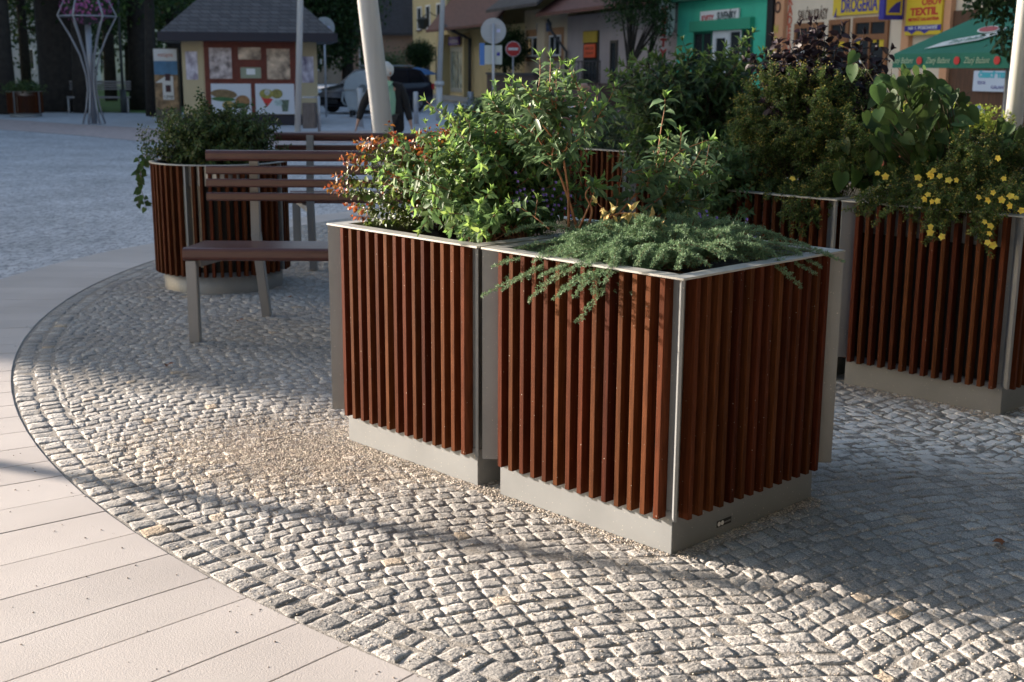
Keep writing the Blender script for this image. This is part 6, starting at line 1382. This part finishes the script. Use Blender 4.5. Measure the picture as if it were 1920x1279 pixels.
tree("park_tree", "dark trunk touching the advertising column's left side", pt(283, 41.5), [(.20, -.05, 0, 0), (.17, 0, 0, 2), (.15, .1, 0, 4.5)], [((.5, 0, 6.2), (2.5, 2.2, 3.3), 1)], 3600, .20, group=G_P, m2=m_tl2)
tree("park_tree", "slender trunk far left in the park behind the benches", pt(48, 62), [(.26, 0, 0, 0), (.2, 0, 0, 5)], [((0, 0, 7.5), (3.8, 3, 4.6), 1)], 3600, .27, group=G_P, m2=m_tl2)
tree("park_tree", "tree whose crown shows over the kiosk roof's left slope", pt(330, 52), [(.36, 0, 0, 0), (.3, 0, 0, 4)], [((0, 0, 6.6), (3.4, 3, 4.4), 1)], 4400, .24, group=G_P, m2=m_tl2)
tree("park_tree", "very dark dense tree behind the kiosk roof and the parked car", pt(560, 56), [(.4, 0, 0, 0), (.32, 0, 0, 2.6)], [((0, 0, 5.6), (3.1, 2.6, 3.9), 1), ((1.6, 0, 3.6), (1.6, 1.4, 2.0), .4)], 6500, .22, group=G_P)
tree("park_tree", "dark tree right of the leaning mast above the car roof", pt(652, 58), [(.3, 0, 0, 0), (.24, 0, 0, 2.4)], [((0, 0, 5.2), (2.0, 2.0, 3.6), 1), ((-.6, 0, 3.0), (1.5, 1.3, 1.5), .3)], 4600, .2, group=G_P)
tree("park_tree", "dark tree filling the gap right of the kiosk", pt(470, 58), [(.4, 0, 0, 0), (.32, 0, 0, 3)], [((0, 0, 6.5), (4.4, 3, 4.6), 1)], 4600, .26, group=G_P)
tree("park_tree", "dark tree further along behind the kiosk's left eave", pt(400, 66), [(.4, 0, 0, 0), (.32, 0, 0, 3)], [((0, 0, 7), (5, 3, 5.4), 1)], 4200, .3, group=G_P)
tree("park_tree", "distant tree closing the view between the trunks at left", pt(120, 78), [(.4, 0, 0, 0), (.32, 0, 0, 3)], [((0, 0, 5.6), (7, 3, 4.6), 1)], 5200, .34, group=G_P)
tree("park_tree", "distant tree behind the slim trunk near the totem", pt(245, 82), [(.4, 0, 0, 0), (.32, 0, 0, 3)], [((0, 0, 5.4), (7, 3, 4.4), 1)], 5200, .34, group=G_P, m2=m_tl2)
tree("lime_bush", "tall pale green bush right of the leaning mast", pt(728, 62), [(.12, 0, 0, 0), (.1, 0, 0, 1.0)], [((-.1, 0, 1.55), (1.35, 1.0, 1.1), 1)], 3200, .12, m=lm("lime_bush_leaf", (.10, .16, .07), .4), forks=8)
tree("ball_tree", "round clipped tree beside the blue parasol", pt(788, 60), [(.10, 0, 0, 0), (.085, 0, 0, 1.7)], [((-.02, 0, 2.2), (.68, .68, .60), 1)], 6500, .10, group="round clipped street trees", forks=6)
tree("ball_tree", "round clipped tree behind the no-entry sign", pt(946, 57), [(.11, 0, 0, 0), (.10, 0, 0, 1.6)], [((.1, 0, 2.45), (.98, .9, .92), 1)], 8000, .11, group="round clipped street trees", forks=6)
tree("street_tree", "forked street tree with an airy crown in front of the grey mauve house", pt(1183, 40), [(.16, 0, 0, 0), (.12, 0, 0, 1.1), (.10, -.05, 0, 1.7)], [((-.1, 0, 3.9), (1.05, .9, 1.2), 1), ((.8, 0, 3.4), (.5, .5, .9), .2)], 3600, .10, forks=7, group="airy street trees")
tree("street_tree", "second thin forked street tree just left of the oval sign", pt(1212, 42), [(.09, 0, 0, 0), (.07, .05, 0, 1.9)], [((.35, 0, 3.2), (.55, .6, 1.2), 1)], 700, .10, forks=8, group="airy street trees")
# branches reaching into the picture at the upper right
tree("overhanging_tree", "leafy branches hanging into the upper right corner over the green parasol", (8.4, 14.2, 0), [(.20, 0, 0, 0), (.17, 0, 0, 1.8), (.15, -.2, 0, 3.2)],
     [((-3.1, 0, 2.34), (.27, .3, .09), .10), ((-2.75, .1, 2.62), (.5, .5, .22), .25), ((-2.86, 0, 1.93), (.10, .2, .18), .06), ((-1.2, 0, 4.0), (2.2, 2, 1.1), 1.0)], 5200, .085, m=lm("dark_overhang_leaf", (.030, .058, .020), .4), forks=6)

# houses behind and right of the camera, and trees added to block the sky
tree("sky_block_tree", "added sky-blocking tree just behind and right of the viewpoint", (4.8, -1.6, 0), [(.26, 0, 0, 0), (.22, 0, 0, 3.2)], [((0, 0, 6.0), (4.9, 4.6, 2.7), 1)], 11000, .36, group="added sky-blocking trees round the viewpoint")
tree("sky_block_tree", "added sky-blocking tree at the right, outside the picture", (10.2, 1.6, 0), [(.26, 0, 0, 0), (.22, 0, 0, 3.2)], [((0, 0, 6.0), (4.9, 4.6, 2.7), 1)], 11000, .36, group="added sky-blocking trees round the viewpoint")
tree("sky_block_tree", "added sky-blocking tree straight behind the viewpoint", (0.6, -5.2, 0), [(.26, 0, 0, 0), (.22, 0, 0, 3.2)], [((0, 0, 6.0), (4.9, 4.6, 2.7), 1)], 11000, .36, group="added sky-blocking trees round the viewpoint")
tree("sky_block_tree", "added sky-blocking tree right of the planters, outside the picture", (11.0, 8.2, 0), [(.26, 0, 0, 0), (.22, 0, 0, 3.2)], [((0, 0, 6.0), (4.9, 4.6, 2.7), 1)], 11000, .36, group="added sky-blocking trees round the viewpoint")
tree("sky_block_tree", "added sky-blocking tree furthest behind the viewpoint", (7.5, -6.5, 0), [(.26, 0, 0, 0), (.22, 0, 0, 3.2)], [((0, 0, 6.0), (4.9, 4.6, 2.7), 1)], 11000, .36, group="added sky-blocking trees round the viewpoint")
for x, y, rz, L_, h, lab, c_ in ((26, -14, math.pi, 22, 9.5, "ochre house behind the viewpoint", (.42, .30, .17)), (3.6, -14, math.pi, 20, 11.0, "cream house behind the viewpoint", (.45, .38, .28)), (19.5, 10, -math.pi/2-.1, 25, 9.0, "grey house right of the square, outside the picture", (.30, .28, .27))):
    r_ = thing("town_house", lab, "building", (x, y, 0), rz); body(r_, L_, h, wall_mat("render_"+str(x), c_), depth=8); pitched(r_, -.4, L_+.4, h, 4, m_redtile, depth=8)
    for i in range(int(L_/3)):
        for j in range(3): win(r_, 1+i*3, 2.2+i*3, 1+j*3, 2.6+j*3, m_wframe, mull=1)
# ============================================================ grit, pebbles
def pebbles(name, pts, smin, smax, m, z0=0.002, kind='stuff'):
    pts = np.asarray(pts); n = len(pts); s = RNG.uniform(smin, smax, n)
    base = np.array([[1, 0, 0], [0, 1, 0], [-1, 0, 0], [0, -1, 0], [0, 0, .75], [0, 0, -.75]]); f = np.array([[0, 1, 4], [1, 2, 4], [2, 3, 4], [3, 0, 4], [1, 0, 5], [2, 1, 5], [3, 2, 5], [0, 3, 5]])
    a = RNG.uniform(0, 6.28, n); ca, sa = np.cos(a), np.sin(a); B = base[None]*RNG.uniform(.6, 1.25, (n, 6, 1))*s[:, None, None]*np.array([1.2, .85, .75])
    X = B[..., 0]*ca[:, None]-B[..., 1]*sa[:, None]; Y = B[..., 0]*sa[:, None]+B[..., 1]*ca[:, None]
    V_ = np.stack([X+pts[:, 0:1], Y+pts[:, 1:2], B[..., 2]+z0+s[:, None]*.35], -1); off = (np.arange(n)*6)[:, None, None]
    return tag(mesh_np(name, V_.reshape(-1, 3), (f[None]+off).reshape(-1, 3), m), kind=kind)
m_grit = mat("pale_grit", (0.52, 0.455, 0.385), .85, island=.45, hue=.02, spec=.3)
P = []
def gpx(n, x0, x1, y0, y1, sx_, sy_):
    for _ in range(n):
        px, py = random.gauss((x0+x1)/2, sx_), random.gauss((y0+y1)/2, sy_); g = gnd(px, py); P.append((g.x, g.y))
gpx(15000, 250, 850, 790, 900, 165, 38); gpx(6000, 500, 700, 800, 900, 120, 40); gpx(900, 300, 700, 640, 760, 200, 45)
def edge(a, b, n, w, out):
    for _ in range(n):
        q = a.lerp(b, random.random())+out*abs(random.gauss(0, w)); P.append((q.x, q.y))
b_ = .052
edge(P_A+U*b_+V*b_, P_A+U*(W-b_)+V*b_, 1100, .035, -V); edge(P_A+U*b_+V*b_, P_A+U*b_+V*(W-b_), 1300, .04, -U); edge(P_B+U*b_+V*b_, P_B+U*(W-b_)+V*b_, 1200, .04, -V); edge(P_A+U*(W-b_), P_B+U*b_, 400, .05, V)
edge(P_C+U*b_+V*b_, P_C+U*(W-b_)+V*b_, 900, .05, -V); edge(P_C+U*b_+V*b_, P_C+U*b_+V*(W-b_), 400, .05, -U)
for _ in range(9000):
    y = 2.9+abs(random.gauss(0, 2.2)); x = random.uniform(-.45*y, .45*y); P.append((x, y))
P = np.array(P); r = np.hypot(P[:, 0]-RC[0], P[:, 1]-RC[1]); P = P[(r < RR-.01)]
def inbox(P, O):
    d = P-np.array([O.x, O.y]); u = d @ np.array([U.x, U.y]); v = d @ np.array([V.x, V.y]); return (u > b_-.002) & (u < W-b_+.002) & (v > b_-.002) & (v < W-b_+.002)
for O in (P_A, P_B, P_C, P_D): P = P[~inbox(P, O)]
pebbles("gravel", P, .0014, .0050, m_grit, .001)
Q = []
for _ in range(230):
    a = math.radians(random.uniform(190, 245)); rr_ = RR+abs(random.gauss(0, .33))+.01; Q.append((RC[0]+rr_*math.cos(a), RC[1]+rr_*math.sin(a)))
pebbles("gravel", np.array(Q), .0015, .0045, mat("dark_crumbs", (.20, .16, .13), .9, island=.4), .002)
# letters become plain meshes
for o in TEXTS:
    me = bpy.data.meshes.new_from_object(o.evaluated_get(bpy.context.evaluated_depsgraph_get())) if o.name in bpy.context.view_layer.objects else None
    n = bpy.data.objects.new("lettering", me); COL.link(n); n.parent = o.parent; n.matrix_local = o.matrix_local.copy()
    if not me.materials: me.materials.append(o.data.materials[0])
for o in TEXTS: bpy.data.objects.remove(o)
# labels of the maker's plate only on the front planter
for o in list(bpy.data.objects):
    if o.name.split('.')[0] == 'maker_label' and o.parent is not plA:
        for c in list(o.children): bpy.data.objects.remove(c)
        bpy.data.objects.remove(o)
